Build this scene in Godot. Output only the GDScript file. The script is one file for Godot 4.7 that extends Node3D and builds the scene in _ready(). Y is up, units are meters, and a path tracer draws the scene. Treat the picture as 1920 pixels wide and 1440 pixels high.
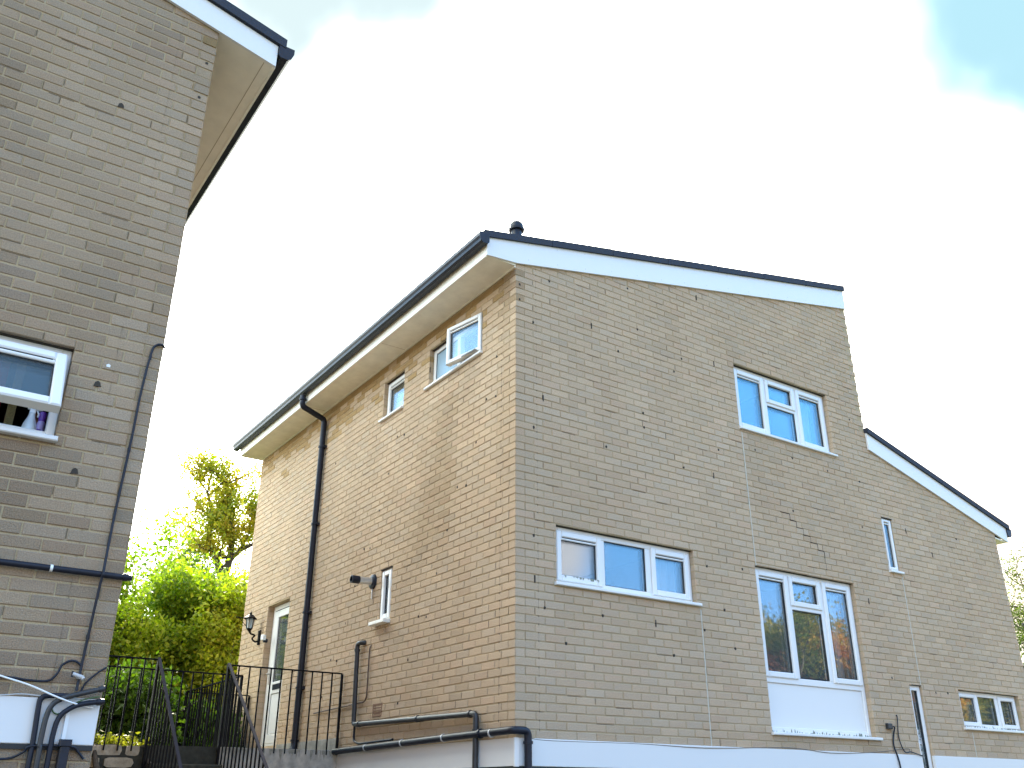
extends Node3D

# ---------------------------------------------------------------- mesh builder
class MB:
	var v := PackedVector3Array()
	var n := PackedVector3Array()
	var c := PackedColorArray()
	var ix := PackedInt32Array()
	var tint := Color(1, 1, 1)

	func vert(p: Vector3, nn: Vector3) -> int:
		v.append(p); n.append(nn); c.append(tint)
		return v.size() - 1

	func tri(a: Vector3, b: Vector3, d: Vector3) -> void:
		var nn := (b - a).cross(d - a).normalized()
		var i := vert(a, nn); vert(b, nn); vert(d, nn)
		ix.append_array(PackedInt32Array([i, i + 2, i + 1]))

	func quad(a: Vector3, b: Vector3, d: Vector3, e: Vector3) -> void:   # counter-clockwise from outside
		var nn := (b - a).cross(e - a).normalized()
		if nn.length() < 0.5: nn = (d - b).cross(e - b).normalized()
		var i := vert(a, nn); vert(b, nn); vert(d, nn); vert(e, nn)
		ix.append_array(PackedInt32Array([i, i + 2, i + 1, i, i + 3, i + 2]))

	func box(lo: Vector3, hi: Vector3, t := Transform3D()) -> void:
		var p: Array[Vector3] = []
		for k in 8:
			p.append(t * Vector3(hi.x if k & 1 else lo.x, hi.y if k & 2 else lo.y, hi.z if k & 4 else lo.z))
		quad(p[4], p[5], p[7], p[6]); quad(p[1], p[0], p[2], p[3])
		quad(p[5], p[1], p[3], p[7]); quad(p[0], p[4], p[6], p[2])
		quad(p[6], p[7], p[3], p[2]); quad(p[0], p[1], p[5], p[4])

	# box whose +z edges are chamfered by b
	func cham(lo: Vector3, hi: Vector3, b: float, t := Transform3D()) -> void:
		var zi := hi.z - b
		var f := [Vector3(lo.x + b, lo.y + b, hi.z), Vector3(hi.x - b, lo.y + b, hi.z), Vector3(hi.x - b, hi.y - b, hi.z), Vector3(lo.x + b, hi.y - b, hi.z)]
		var m := [Vector3(lo.x, lo.y, zi), Vector3(hi.x, lo.y, zi), Vector3(hi.x, hi.y, zi), Vector3(lo.x, hi.y, zi)]
		var k := [Vector3(lo.x, lo.y, lo.z), Vector3(hi.x, lo.y, lo.z), Vector3(hi.x, hi.y, lo.z), Vector3(lo.x, hi.y, lo.z)]
		for i in 4:
			f[i] = t * f[i]; m[i] = t * m[i]; k[i] = t * k[i]
		quad(f[0], f[1], f[2], f[3])
		for i in 4:
			var j := (i + 1) % 4
			quad(m[i], m[j], f[j], f[i])
			quad(k[i], k[j], m[j], m[i])
		quad(k[1], k[0], k[3], k[2])

	func tube(pts: Array, r: float, seg := 8, r2 := -1.0, caps := true) -> void:
		if r2 < 0: r2 = r
		var rings := []
		var up := Vector3.UP
		var cnt := pts.size()
		for i in cnt:
			var d: Vector3
			if i == 0: d = pts[1] - pts[0]
			elif i == cnt - 1: d = pts[i] - pts[i - 1]
			else: d = (pts[i + 1] - pts[i]).normalized() + (pts[i] - pts[i - 1]).normalized()
			d = d.normalized()
			if i == 0: up = Vector3.UP if absf(d.y) < 0.9 else Vector3.RIGHT
			var s := d.cross(up).normalized()
			up = s.cross(d).normalized()
			var k := 1.0
			if i > 0 and i < cnt - 1:
				k = 1.0 / maxf(0.5, d.dot((pts[i] - pts[i - 1]).normalized()))
			var rr := lerpf(r, r2, float(i) / (cnt - 1))
			var bend := Vector3.ZERO
			if k > 1.001: bend = ((pts[i + 1] - pts[i]).normalized() - (pts[i] - pts[i - 1]).normalized()).normalized()
			var ring := PackedInt32Array()
			for j in seg:
				var a := TAU * j / seg
				var o := s * cos(a) + up * sin(a)
				var off := o * rr
				off += bend * off.dot(bend) * (k - 1.0)
				ring.append(vert(pts[i] + off, o))
			rings.append(ring)
		for i in cnt - 1:
			for j in seg:
				var j2 := (j + 1) % seg
				ix.append_array(PackedInt32Array([rings[i][j], rings[i + 1][j2], rings[i + 1][j], rings[i][j], rings[i][j2], rings[i + 1][j2]]))
		if caps:
			for e in 2:
				var at: int = 0 if e == 0 else cnt - 1
				var nn: Vector3 = (pts[0] - pts[1]).normalized() if e == 0 else (pts[cnt - 1] - pts[cnt - 2]).normalized()
				var cen := vert(pts[at], nn)
				var first := v.size()
				for j in seg: vert(v[rings[at][j]], nn)
				for j in seg:
					var j2 := (j + 1) % seg
					if e == 0: ix.append_array(PackedInt32Array([cen, first + j2, first + j]))
					else: ix.append_array(PackedInt32Array([cen, first + j, first + j2]))

	# profile of Vector2(radius, height) turned round y at base, in transform t
	func lathe(prof: Array, t := Transform3D(), seg := 16) -> void:
		for i in prof.size() - 1:
			var a: Vector2 = prof[i]
			var b: Vector2 = prof[i + 1]
			var d := b - a
			var nn2 := Vector2(d.y, -d.x).normalized()
			var first := v.size()
			for j in seg + 1:
				var g := TAU * j / seg
				var cs := Vector3(cos(g), 0, -sin(g))
				var nn := (t.basis * (cs * nn2.x + Vector3.UP * nn2.y)).normalized()
				vert(t * (cs * a.x + Vector3.UP * a.y), nn)
				vert(t * (cs * b.x + Vector3.UP * b.y), nn)
			for j in seg:
				var k := first + j * 2
				ix.append_array(PackedInt32Array([k, k + 1, k + 3, k, k + 3, k + 2]))

	# convex polygon in the xy plane (counter-clockwise seen from +z) pushed from z0 to z1
	func prism(poly: Array, z0: float, z1: float, t := Transform3D()) -> void:
		var m := poly.size()
		for i in range(1, m - 1):
			tri(t * Vector3(poly[0].x, poly[0].y, z1), t * Vector3(poly[i].x, poly[i].y, z1), t * Vector3(poly[i + 1].x, poly[i + 1].y, z1))
			tri(t * Vector3(poly[0].x, poly[0].y, z0), t * Vector3(poly[i + 1].x, poly[i + 1].y, z0), t * Vector3(poly[i].x, poly[i].y, z0))
		for i in m:
			var a: Vector2 = poly[i]
			var b: Vector2 = poly[(i + 1) % m]
			quad(t * Vector3(a.x, a.y, z0), t * Vector3(b.x, b.y, z0), t * Vector3(b.x, b.y, z1), t * Vector3(a.x, a.y, z1))

	func mesh() -> ArrayMesh:
		var a := []
		a.resize(Mesh.ARRAY_MAX)
		a[Mesh.ARRAY_VERTEX] = v; a[Mesh.ARRAY_NORMAL] = n; a[Mesh.ARRAY_COLOR] = c; a[Mesh.ARRAY_INDEX] = ix
		var m := ArrayMesh.new()
		m.add_surface_from_arrays(Mesh.PRIMITIVE_TRIANGLES, a)
		return m

# ---------------------------------------------------------------- nodes
var taken := {}
var M := {}
var rng := RandomNumberGenerator.new()
const CAM := Vector3(-4.738, -5.161, 6.908)
const FW := Vector3(0.512, 0.410, -0.755)

func numbered(called: String) -> String:
	var k: int = taken.get(called, 0)
	taken[called] = k + 1
	return called if k == 0 else "%s_%03d" % [called, k]

func obj(called: String, m, mat: Material, parent: Node = null) -> MeshInstance3D:
	var o := MeshInstance3D.new()
	o.name = numbered(called) if parent == null else called
	o.mesh = m.mesh() if m is MB else m
	o.material_override = mat
	(self if parent == null else parent).add_child(o, true)
	return o

func thing(called: String, label: String, category: String, at := Vector3.ZERO, group := "") -> Node3D:
	var o := Node3D.new()
	o.name = numbered(called)
	add_child(o)
	o.position = at
	tag(o, label, category, group)
	return o

func tag(o: Node, label: String, category: String, group := "") -> void:
	o.set_meta("label", label)
	o.set_meta("category", category)
	if group: o.set_meta("group", group)

func struct(called: String, m, mat: Material) -> MeshInstance3D:
	var o := obj(called, m, mat)
	o.set_meta("kind", "structure")
	return o

# ---------------------------------------------------------------- materials
func noise_tex(freq: float, octaves: int, lo: float, hi: float, size: int, sd: int, normal := false, bump := 2.0, gain := 0.5) -> ImageTexture:
	var f := FastNoiseLite.new()
	f.seed = sd; f.frequency = freq; f.fractal_octaves = octaves; f.fractal_gain = gain
	f.noise_type = FastNoiseLite.TYPE_SIMPLEX_SMOOTH
	var im := f.get_seamless_image(size, size)
	im.convert(Image.FORMAT_RGB8)
	if normal:
		im.bump_map_to_normal_map(bump)
	else:
		var d := im.get_data()
		for i in d.size():
			d[i] = clampi(int(lerpf(lo, hi, d[i] / 255.0) * 255.0), 0, 255)
		im = Image.create_from_data(size, size, false, Image.FORMAT_RGB8, d)
	im.generate_mipmaps()
	return ImageTexture.create_from_image(im)

func mat(called: String, lin: Color, rough := 0.8, tex: Texture2D = null, scale := 1.0, nrm: Texture2D = null, nscale := 1.0) -> StandardMaterial3D:
	var m := StandardMaterial3D.new()
	m.resource_name = called
	m.albedo_color = lin.linear_to_srgb()
	m.roughness = rough
	if tex or nrm:
		m.uv1_triplanar = true
		m.uv1_world_triplanar = true
		m.uv1_scale = Vector3.ONE * scale
	if tex: m.albedo_texture = tex
	if nrm:
		m.normal_enabled = true
		m.normal_texture = nrm
		m.normal_scale = nscale
	M[called] = m
	return m

func materials() -> void:
	var grain := noise_tex(0.09, 4, 0.74, 1.04, 512, 11, false, 2.0, 0.75)
	var grain_n := noise_tex(0.11, 4, 0, 1, 512, 12, true, 3.0, 0.7)
	var soft := noise_tex(0.012, 5, 0.74, 1.05, 512, 13, false, 2.0, 0.6)
	var faint := noise_tex(0.012, 4, 0.93, 1.0, 512, 15, false, 2.0, 0.6)
	var soft_n := noise_tex(0.03, 4, 0, 1, 512, 14, true, 2.0)
	var b := mat("brick", Color(1, 1, 1), 0.92, grain, 1.9, grain_n, 1.5)
	b.vertex_color_use_as_albedo = true
	mat("mortar", Color(0.53, 0.40, 0.235), 0.95, grain, 2.6, grain_n, 0.8)
	mat("upvc", Color(0.73, 0.715, 0.69), 0.32)
	mat("upvc_cream", Color(0.84, 0.81, 0.72), 0.4)
	mat("board", Color(0.74, 0.725, 0.70), 0.45)
	mat("soffit", Color(0.93, 0.88, 0.76), 0.6, faint, 0.7)
	mat("gasket", Color(0.012, 0.012, 0.013), 0.6)
	mat("black_plastic", Color(0.013, 0.016, 0.028), 0.42, soft, 1.3).metallic_specular = 0.38
	mat("grey_plastic", Color(0.032, 0.033, 0.036), 0.42, soft, 1.3)
	mat("clip_grey", Color(0.45, 0.45, 0.45), 0.4)
	mat("felt", Color(0.03, 0.036, 0.055), 0.8, grain, 1.2, grain_n, 0.6)
	mat("tile", Color(0.045, 0.043, 0.042), 0.75, soft, 1.1, soft_n, 0.5)
	mat("iron", Color(0.012, 0.012, 0.014), 0.55, soft, 2.0, soft_n, 0.3).metallic_specular = 0.18
	mat("rail_paint", Color(0.016, 0.018, 0.04), 0.75, soft, 2.0).metallic_specular = 0.35
	mat("concrete", Color(0.30, 0.285, 0.25), 0.9, soft, 0.8, grain_n, 0.7)
	mat("pale_concrete", Color(0.52, 0.48, 0.41), 0.9, soft, 0.9, grain_n, 0.5)
	mat("mossy_concrete", Color(0.055, 0.055, 0.042), 0.95, soft, 1.5, soft_n, 0.6)
	mat("stone", Color(0.50, 0.43, 0.32), 0.95, soft, 1.7, soft_n, 1.0)
	mat("soil", Color(0.05, 0.042, 0.03), 1.0, grain, 1.0)
	mat("render_white", Color(0.68, 0.665, 0.64), 0.7)
	mat("white_paint", Color(0.78, 0.78, 0.76), 0.5)
	mat("sealant", Color(0.50, 0.45, 0.36), 0.7)
	mat("hole", Color(0.05, 0.04, 0.03), 1.0)
	mat("open_joint", Color(0.16, 0.12, 0.075), 1.0)
	mat("terracotta", Color(0.26, 0.15, 0.09), 0.9, grain, 2.0)
	mat("inside", Color(0.075, 0.068, 0.06), 0.9)
	mat("curtain", Color(0.36, 0.36, 0.36), 0.9)
	mat("algae", Color(0.24, 0.25, 0.19), 0.9, grain, 2.0)
	mat("damp", Color(0.33, 0.31, 0.25), 0.95, soft, 3.0)
	mat("seam_tan", Color(0.46, 0.40, 0.30), 0.8)
	mat("lichen", Color(0.20, 0.16, 0.06), 0.9, grain, 2.0)
	mat("asphalt", Color(0.075, 0.073, 0.07), 0.95, grain, 1.0)
	mat("bounce_paving", Color(0.45, 0.41, 0.33), 0.95, grain, 1.0)  # kept pale so the added slabs bounce more light
	mat("grass", Color(0.09, 0.125, 0.03), 0.95, soft, 0.15, grain_n, 1.0)
	mat("bank", Color(0.05, 0.06, 0.02), 1.0, soft, 0.3, grain_n, 1.0)
	mat("bark", Color(0.085, 0.07, 0.055), 0.95, soft, 2.0, soft_n, 1.5)
	mat("purple", Color(0.12, 0.035, 0.30), 0.3)
	mat("lilac", Color(0.42, 0.33, 0.62), 0.35)
	mat("bottle_white", Color(0.74, 0.78, 0.80), 0.35)
	mat("bottle_blue", Color(0.25, 0.42, 0.66), 0.4)
	mat("brown", Color(0.17, 0.06, 0.025), 0.6)
	mat("red_cloth", Color(0.20, 0.02, 0.03), 0.9)
	mat("metal", Color(0.55, 0.55, 0.54), 0.3).metallic = 0.7
	mat("copper_pipe", Color(0.10, 0.065, 0.045), 0.6)
	var g := mat("glass", Color(0.02, 0.03, 0.03, 0.05), 0.0)
	g.albedo_color = Color(0.75, 0.85, 0.85, 0.02)
	g.transparency = BaseMaterial3D.TRANSPARENCY_ALPHA
	g.metallic_specular = 0.6
	var fr := mat("frosted", Color(1, 1, 1), 0.28)
	fr.albedo_color = Color(0.70, 0.80, 0.86, 0.45)
	fr.transparency = BaseMaterial3D.TRANSPARENCY_ALPHA
	fr.metallic_specular = 0.7
	var lf := mat("leaf", Color(1, 1, 1), 0.55)
	lf.vertex_color_use_as_albedo = true
	lf.backlight_enabled = true
	lf.backlight = Color(0.9, 1.0, 0.6)
	lf.cull_mode = BaseMaterial3D.CULL_DISABLED

# ---------------------------------------------------------------- sky
const SUN := Vector3(0.183, 0.594, -0.784)

func sky_material() -> PanoramaSkyMaterial:
	var w := 1024
	var h := 512
	var f := FastNoiseLite.new()
	f.seed = 5; f.frequency = 1.35; f.fractal_octaves = 5; f.fractal_gain = 0.55
	var im := Image.create(w, h, false, Image.FORMAT_RGBF)
	var gap_a := (FW + Vector3(0.826, 0.003, 0.563) * (-330.0 / 1722) + Vector3(-0.233, 0.912, 0.337) * (760.0 / 1722)).normalized()
	var gap_b := (FW + Vector3(0.826, 0.003, 0.563) * (960.0 / 1722) + Vector3(-0.233, 0.912, 0.337) * (800.0 / 1722)).normalized()
	var veil := Vector3(-0.45, 0.33, -0.83).normalized()      # thin bright cloud near the sun, widened left to light the side wall
	var gap_c := Vector3(-6.2, 4.3, -7.2).normalized()
	var clear := Vector3(0.745, 0.31, 0.585).normalized()
	var puff := Vector3(0.5593, 0.2419, 0.7929).normalized()
	for y in h:
		var th := PI * (y + 0.5) / h
		for x in w:
			var az := TAU * (x + 0.5) / w
			var d := Vector3(sin(th) * sin(az), cos(th), -sin(th) * cos(az))
			var up := maxf(d.y, 0.0)
			# clear air: deep blue away from the sun, paler low down
			var blue := Color(0.115, 0.47, 1.03).lerp(Color(0.02, 0.07, 0.16), smoothstep(0.7, 0.97, up)).lerp(Color(0.52, 0.44, 0.365), pow(1.0 - up, 8.0))
			var cs := d.dot(SUN)
			var front := smoothstep(0.0, 0.75, d.dot(veil))
			var glow := pow(maxf(cs, 0.0), 6.0)
			var c := blue.lerp(Color(0.80, 0.95, 1.1), 0.75 * front)
			var cl := f.get_noise_3dv(d * Vector3(1, 1.7, 1)) * 0.5 + 0.5
			var cover := smoothstep(lerpf(0.40, 0.30, front), lerpf(0.55, 0.42, front), cl)
			var cl2 := f.get_noise_3dv(d * 3.5)
			var gl := smoothstep(0.983, 0.997, d.dot(gap_a) + (cl - 0.5) * 0.014 + cl2 * 0.006)
			var gr := smoothstep(0.983, 0.999, d.dot(gap_b) + (cl - 0.5) * 0.014 + cl2 * 0.009)
			var ga := maxf(gl, gr)
			var gc := smoothstep(0.90, 0.965, d.dot(gap_c))
			cover *= (1.0 - ga) * (1.0 - 0.95 * gc) * (1.0 - smoothstep(0.92, 0.968, d.dot(clear)))
			cover *= 1.0 - smoothstep(0.86, 0.95, up)
			cover = maxf(cover, smoothstep(0.9962, 0.9992, d.dot(puff) + cl2 * 0.0015))
			c = c.lerp(Color(0.205, 0.248, 0.255).lerp(Color(0.135, 0.225, 0.26), gr), ga)
			c = c.lerp(Color(0.20, 0.52, 0.95), gc)
			var white := Color(0.53, 0.455, 0.385).lerp(Color(2.35, 2.55, 2.3), front)
			white = white.lerp(Color(0.62, 0.64, 0.68), smoothstep(0.994, 0.997, d.dot(puff)))
			c = c.lerp(white, cover)
			c += Color(1.3, 1.1, 0.85) * glow * (1.0 - ga) * (1.0 - ga) * (1.0 - 0.9 * gc)
			if d.y < 0: c = c.lerp(Color(0.20, 0.19, 0.15), smoothstep(0.0, -0.06, d.y))
			im.set_pixel(x, y, c)
	var m := PanoramaSkyMaterial.new()
	m.panorama = ImageTexture.create_from_image(im)
	return m

# ---------------------------------------------------------------- walls and bricks
# a wall surface: transform of the wall frame (u right, v up, w out), segments [u0, u1, top0, top1] and holes [u0, u1, v0, v1]
func top_at(segs: Array, u: float) -> float:
	for s in segs:
		if u >= s[0] - 1e-5 and u <= s[1] + 1e-5: return lerpf(s[2], s[3], (u - s[0]) / (s[1] - s[0]))
	return -1e9

func panel(mb: MB, t: Transform3D, segs: Array, bottom: float, holes: Array, w: float, flip := false) -> void:
	for s in segs:
		var cuts := [s[0], s[1]]
		for hh in holes:
			for k in 2:
				if hh[k] > s[0] and hh[k] < s[1]: cuts.append(hh[k])
		cuts.sort()
		for i in cuts.size() - 1:
			var a: float = cuts[i]
			var b: float = cuts[i + 1]
			if b - a < 1e-5: continue
			var mid := (a + b) / 2
			var ta := lerpf(s[2], s[3], (a - s[0]) / (s[1] - s[0]))
			var tb := lerpf(s[2], s[3], (b - s[0]) / (s[1] - s[0]))
			var cols := []
			for hh in holes:
				if hh[0] < mid and hh[1] > mid: cols.append([hh[2], hh[3]])
			cols.sort()
			var lo := bottom
			for q in cols + [[1e6, 1e6]]:
				var last: bool = q[0] > 1e5
				var ha: float = ta if last else q[0]
				var hb: float = tb if last else q[0]
				if maxf(ha, hb) > lo + 1e-5:
					var p := [t * Vector3(a, lo, w), t * Vector3(b, lo, w), t * Vector3(b, hb, w), t * Vector3(a, ha, w)]
					if flip: mb.quad(p[1], p[0], p[3], p[2])
					else: mb.quad(p[0], p[1], p[2], p[3])
				lo = q[1]

func reveals(mb: MB, t: Transform3D, holes: Array, w0: float, w1: float) -> void:
	for h in holes:
		var u0: float = h[0]; var u1: float = h[1]; var v0: float = h[2]; var v1: float = h[3]
		mb.quad(t * Vector3(u0, v0, w1), t * Vector3(u1, v0, w1), t * Vector3(u1, v0, w0), t * Vector3(u0, v0, w0))
		mb.quad(t * Vector3(u0, v1, w0), t * Vector3(u1, v1, w0), t * Vector3(u1, v1, w1), t * Vector3(u0, v1, w1))
		mb.quad(t * Vector3(u0, v0, w0), t * Vector3(u0, v1, w0), t * Vector3(u0, v1, w1), t * Vector3(u0, v0, w1))
		mb.quad(t * Vector3(u1, v0, w1), t * Vector3(u1, v1, w1), t * Vector3(u1, v1, w0), t * Vector3(u1, v0, w0))

const JOINT := -0.0557
var tones: Array[Color] = []
var stain := FastNoiseLite.new()
var brick_meshes := {}

func make_tones() -> void:
	var r := RandomNumberGenerator.new()
	r.seed = 77
	for k in 30:
		var c: Color
		if k < 16: c = Color(0.64, 0.455, 0.292).lerp(Color(0.625, 0.455, 0.30), r.randf())    # buff to grey-buff
		elif k < 22: c = Color(0.61, 0.455, 0.31)                                             # grey
		elif k < 26: c = Color(0.64, 0.45, 0.295)                                            # pinkish
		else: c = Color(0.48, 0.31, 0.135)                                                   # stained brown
		c *= r.randf_range(0.96, 1.035)
		c.a = 1
		tones.append(c)

func tone(p: Vector3, damp: float) -> int:
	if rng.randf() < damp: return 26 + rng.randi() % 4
	var s := stain.get_noise_3dv(p)
	var k := rng.randf() + s * 0.55
	if k < 0.58: return rng.randi() % 16
	if k < 0.85: return 16 + rng.randi() % 6
	if k < 1.0: return 22 + rng.randi() % 4
	return rng.randi() % 22

# every brick of one wall surface as [u0, u1, v0, v1, kind_of_corner]
func bricks(t: Transform3D, segs: Array, bottom: float, holes: Array, ua: float, ub: float, even_off: float, odd_off: float, from_right: bool, out: Array, damp_top := 0.0, over := 0.0) -> void:
	var k0 := int(ceil((bottom - JOINT) / 0.075 - 0.001))
	for k in range(k0, k0 + 140):
		var v0 := JOINT + 0.075 * k + 0.0045
		var v1 := v0 + 0.066
		var rows := []
		var even := posmod(k, 2) == 0
		var off := even_off if even else odd_off
		var u := 0.0
		var lengths := []
		var x := off
		while x < ub - ua:
			var l := 0.2165
			lengths.append([x + (rng.randf_range(-0.002, 0.0015) if x < 0.2 else 0.0), minf(x + l, ub - ua)])
			x += l + 0.0085
		for q in lengths:
			var a: float = ub - q[1] if from_right else ua + q[0]
			var b: float = ub - q[0] if from_right else ua + q[1]
			if b - a < 0.02: continue
			rows.append([a, b])
		var any := false
		for q in rows:
			if v0 > top_at(segs, (q[0] + q[1]) / 2) + over: continue
			any = true
			var pieces := [[q[0], q[1], v0, v1]]
			for hh in holes:
				var nxt := []
				for p in pieces:
					if p[0] >= hh[1] or p[1] <= hh[0] or p[2] >= hh[3] - 0.002 or p[3] <= hh[2] + 0.002:
						nxt.append(p); continue
					if p[0] < hh[0] - 0.02: nxt.append([p[0], hh[0], p[2], p[3]])
					if p[1] > hh[1] + 0.02: nxt.append([hh[1], p[1], p[2], p[3]])
					var a2: float = maxf(p[0], hh[0])
					var b2: float = minf(p[1], hh[1])
					if p[2] < hh[2] - 0.012: nxt.append([a2, b2, p[2], hh[2]])
					if p[3] > hh[3] + 0.012: nxt.append([a2, b2, hh[3], p[3]])
				pieces = nxt
			for p in pieces:
				var pos: Vector3 = t * Vector3((p[0] + p[1]) / 2, (p[2] + p[3]) / 2, 0)
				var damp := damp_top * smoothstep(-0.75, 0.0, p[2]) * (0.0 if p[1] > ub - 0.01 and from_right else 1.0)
				out.append({"t": t, "r": p, "pos": pos, "tone": tone(pos, damp), "level": weather_shade(t, p, pos)})
		if not any and v0 > 2.5: break

# weathering and painted shade of the face: 0 darkest ... 6 palest; streaks run down, damp sits at the foot, the side wall carries brown runs
func weather_shade(t: Transform3D, r: Array, pos: Vector3) -> int:
	var u: float = (r[0] + r[1]) / 2
	var v: float = (r[2] + r[3]) / 2
	var w := 4.5
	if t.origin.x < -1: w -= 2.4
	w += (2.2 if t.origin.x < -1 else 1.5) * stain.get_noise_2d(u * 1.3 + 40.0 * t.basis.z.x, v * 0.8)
	if t.origin.x < -1: w -= 1.3 * smoothstep(-2.6, -4.6, v)  # shade low on the nearer wall, painted as darker brick
	w += 1.0 * stain.get_noise_2d(u * 5.0 + 90.0, v * 0.7 + 30.0 * t.basis.z.x)
	w -= 0.9 * smoothstep(-4.1, -4.7, v)
	for q in STREAKS:
		if q[0] == (1 if t.basis.z.x < -0.5 else 0 if t.origin.x > -1 else 2):
			w += q[5] * smoothstep(q[1] - 0.15, q[1] + 0.1, u) * smoothstep(q[2] + 0.15, q[2] - 0.1, u) * smoothstep(q[3] - 0.5, q[3] + 0.3, v) * smoothstep(q[4] + 0.05, q[4] - 0.05, v)
	return clampi(int(round(w + rng.randf_range(-0.3, 0.3))), 0, 6)

# wall (0 front, 1 side, 2 nearer house), u0, u1, v0, v1, strength
const STREAKS := [[0, 3.3, 5.0, -1.75, -1.15, -1.2], [0, 0.5, 2.3, -3.9, -3.34, -1.0], [0, 3.3, 5.0, -4.8, -4.5, -2.0], [1, -1.82, -1.62, -1.7, -0.8, 2.2], [1, -1.9, -1.2, -2.9, -1.0, -3.3], [1, -1.15, -0.8, -1.3, -0.8, -1.2], [1, -0.28, 0.05, -3.2, 0.1, -1.8],
	[1, -2.9, -2.5, -1.7, -0.8, 1.2], [1, -2.2, -1.9, -3.0, -2.0, -1.5], [1, -7.5, 0.0, -5.0, -4.1, -0.7], [1, -0.3, 0.05, -0.42, 0.2, -3.5], [2, -2.0, -0.5, -3.75, -3.33, -2.4], [2, -0.25, 0.02, -4.7, 0.2, 0.8]]
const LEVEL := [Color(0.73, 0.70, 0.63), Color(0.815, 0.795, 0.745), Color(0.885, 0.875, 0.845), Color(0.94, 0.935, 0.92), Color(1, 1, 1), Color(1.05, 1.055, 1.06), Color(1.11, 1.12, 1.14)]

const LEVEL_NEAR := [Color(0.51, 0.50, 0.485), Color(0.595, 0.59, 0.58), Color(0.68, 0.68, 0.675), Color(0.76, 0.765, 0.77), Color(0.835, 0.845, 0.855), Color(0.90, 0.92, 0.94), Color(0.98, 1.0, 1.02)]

func worn_shade(b: Dictionary) -> Color:
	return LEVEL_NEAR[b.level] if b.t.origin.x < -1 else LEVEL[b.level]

func seen_size(b: Dictionary) -> float:
	var d: Vector3 = b.pos - CAM
	var z := d.dot(FW)
	if z < 0.5: return 0
	var x := d.dot(Vector3(0.826, 0.003, 0.563)) / z * 1722
	var y := d.dot(Vector3(-0.233, 0.912, 0.337)) / z * 1722
	if absf(x) > 945 or absf(y) > 712: return 0
	var out: Vector3 = b.t.basis.z
	return (b.r[1] - b.r[0]) * (b.r[3] - b.r[2]) * maxf(0, -d.normalized().dot(out)) / (z * z)

func brick_box(mb: MB, b: Dictionary, at: Transform3D) -> void:
	var r: Array = b.r
	var c := at * Transform3D(Basis(Vector3(0, 0, 1), rng.randf_range(-0.006, 0.006)), Vector3((r[0] + r[1]) / 2, (r[2] + r[3]) / 2 + rng.randf_range(-0.0016, 0.0016), 0))
	var l: float = (r[1] - r[0]) / 2 + rng.randf_range(-0.003, 0.001)
	var hh: float = (r[3] - r[2]) / 2 + rng.randf_range(-0.0018, 0.0008)
	mb.cham(Vector3(-l, -hh, -0.1025), Vector3(l, hh, rng.randf_range(-0.0022, 0.0015)), 0.004, c)

func lay(list: Array, wall_of: Dictionary, most: int) -> void:
	var order := range(list.size())
	for b in list: b.size = seen_size(b)
	order.sort_custom(func(i, j): return list[i].size > list[j].size if list[i].size != list[j].size else i < j)
	var rest := {}
	for k in order.size():
		var b: Dictionary = list[order[k]]
		var parent: Node3D = wall_of[b.t]
		if k < most and b.size > 0:
			var r: Array = b.r
			var l := snappedf(r[1] - r[0], 0.001)
			var hgt := snappedf(r[3] - r[2], 0.001)
			var key := "%.3f %.3f %d %d %d" % [l, hgt, b.tone, b.level, int(b.t.origin.x)]
			if not brick_meshes.has(key):
				var mb := MB.new()
				mb.tint = tones[b.tone] * worn_shade(b)
				mb.cham(Vector3(-l / 2, -hgt / 2 + rng.randf() * 0.002, -0.1025), Vector3(l / 2 - rng.randf() * 0.003, hgt / 2 - rng.randf() * 0.002, rng.randf_range(-0.002, 0.0015)), 0.004)
				brick_meshes[key] = mb.mesh()
			var o := obj("brick_%03d" % k if k else "brick", brick_meshes[key], M.brick, parent)
			o.transform = b.t * Transform3D(Basis.from_euler(Vector3(rng.randf_range(-0.012, 0.012), rng.randf_range(-0.006, 0.006), rng.randf_range(-0.007, 0.007))), Vector3((r[0] + r[1]) / 2, (r[2] + r[3]) / 2, 0))
		else:
			if not rest.has(parent): rest[parent] = MB.new()
			rest[parent].tint = tones[b.tone] * worn_shade(b) * rng.randf_range(0.96, 1.04)
			brick_box(rest[parent], b, b.t)
	# perpends and bed joints where the pointing has washed out
	var washed := {}
	for b in list:
		var q: Node3D = wall_of[b.t]
		if not washed.has(q): washed[q] = MB.new()
		var r: Array = b.r
		var patch: float = stain.get_noise_3dv(b.pos * 1.4 + Vector3(7, 3, 1))
		if r[1] - r[0] > 0.15 and absf(r[1]) > 0.02 and r[1] < 8.4 and rng.randf() < 0.06 + 0.25 * maxf(patch, 0.0):
			washed[q].box(Vector3(r[1] + 0.0012, r[2] + rng.randf() * 0.02, -0.02), Vector3(r[1] + 0.0066, r[3] + 0.003, -0.0048), b.t)
		if rng.randf() < 0.02 + 0.14 * maxf(patch, 0.0):
			washed[q].box(Vector3(r[0] + rng.randf() * 0.05, r[2] - 0.0078, -0.02), Vector3(r[1] - rng.randf() * 0.05, r[2] - 0.0022, -0.0046), b.t)
	for q in washed: obj("open_joint", washed[q], M.open_joint, q).set_meta("kind", "stuff")
	for p in rest:
		var o := obj("brickwork", rest[p], M.brick, p)
		o.set_meta("kind", "stuff")

# ---------------------------------------------------------------- windows (local frame: u right, v up, w out; w = 0 is the wall face)
const REC := -0.06

func bar(mb: MB, u0: float, u1: float, v0: float, v1: float, w0: float, w1: float, b := 0.006) -> void:
	mb.cham(Vector3(u0, v0, w0), Vector3(u1, v1, w1), b)

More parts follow.
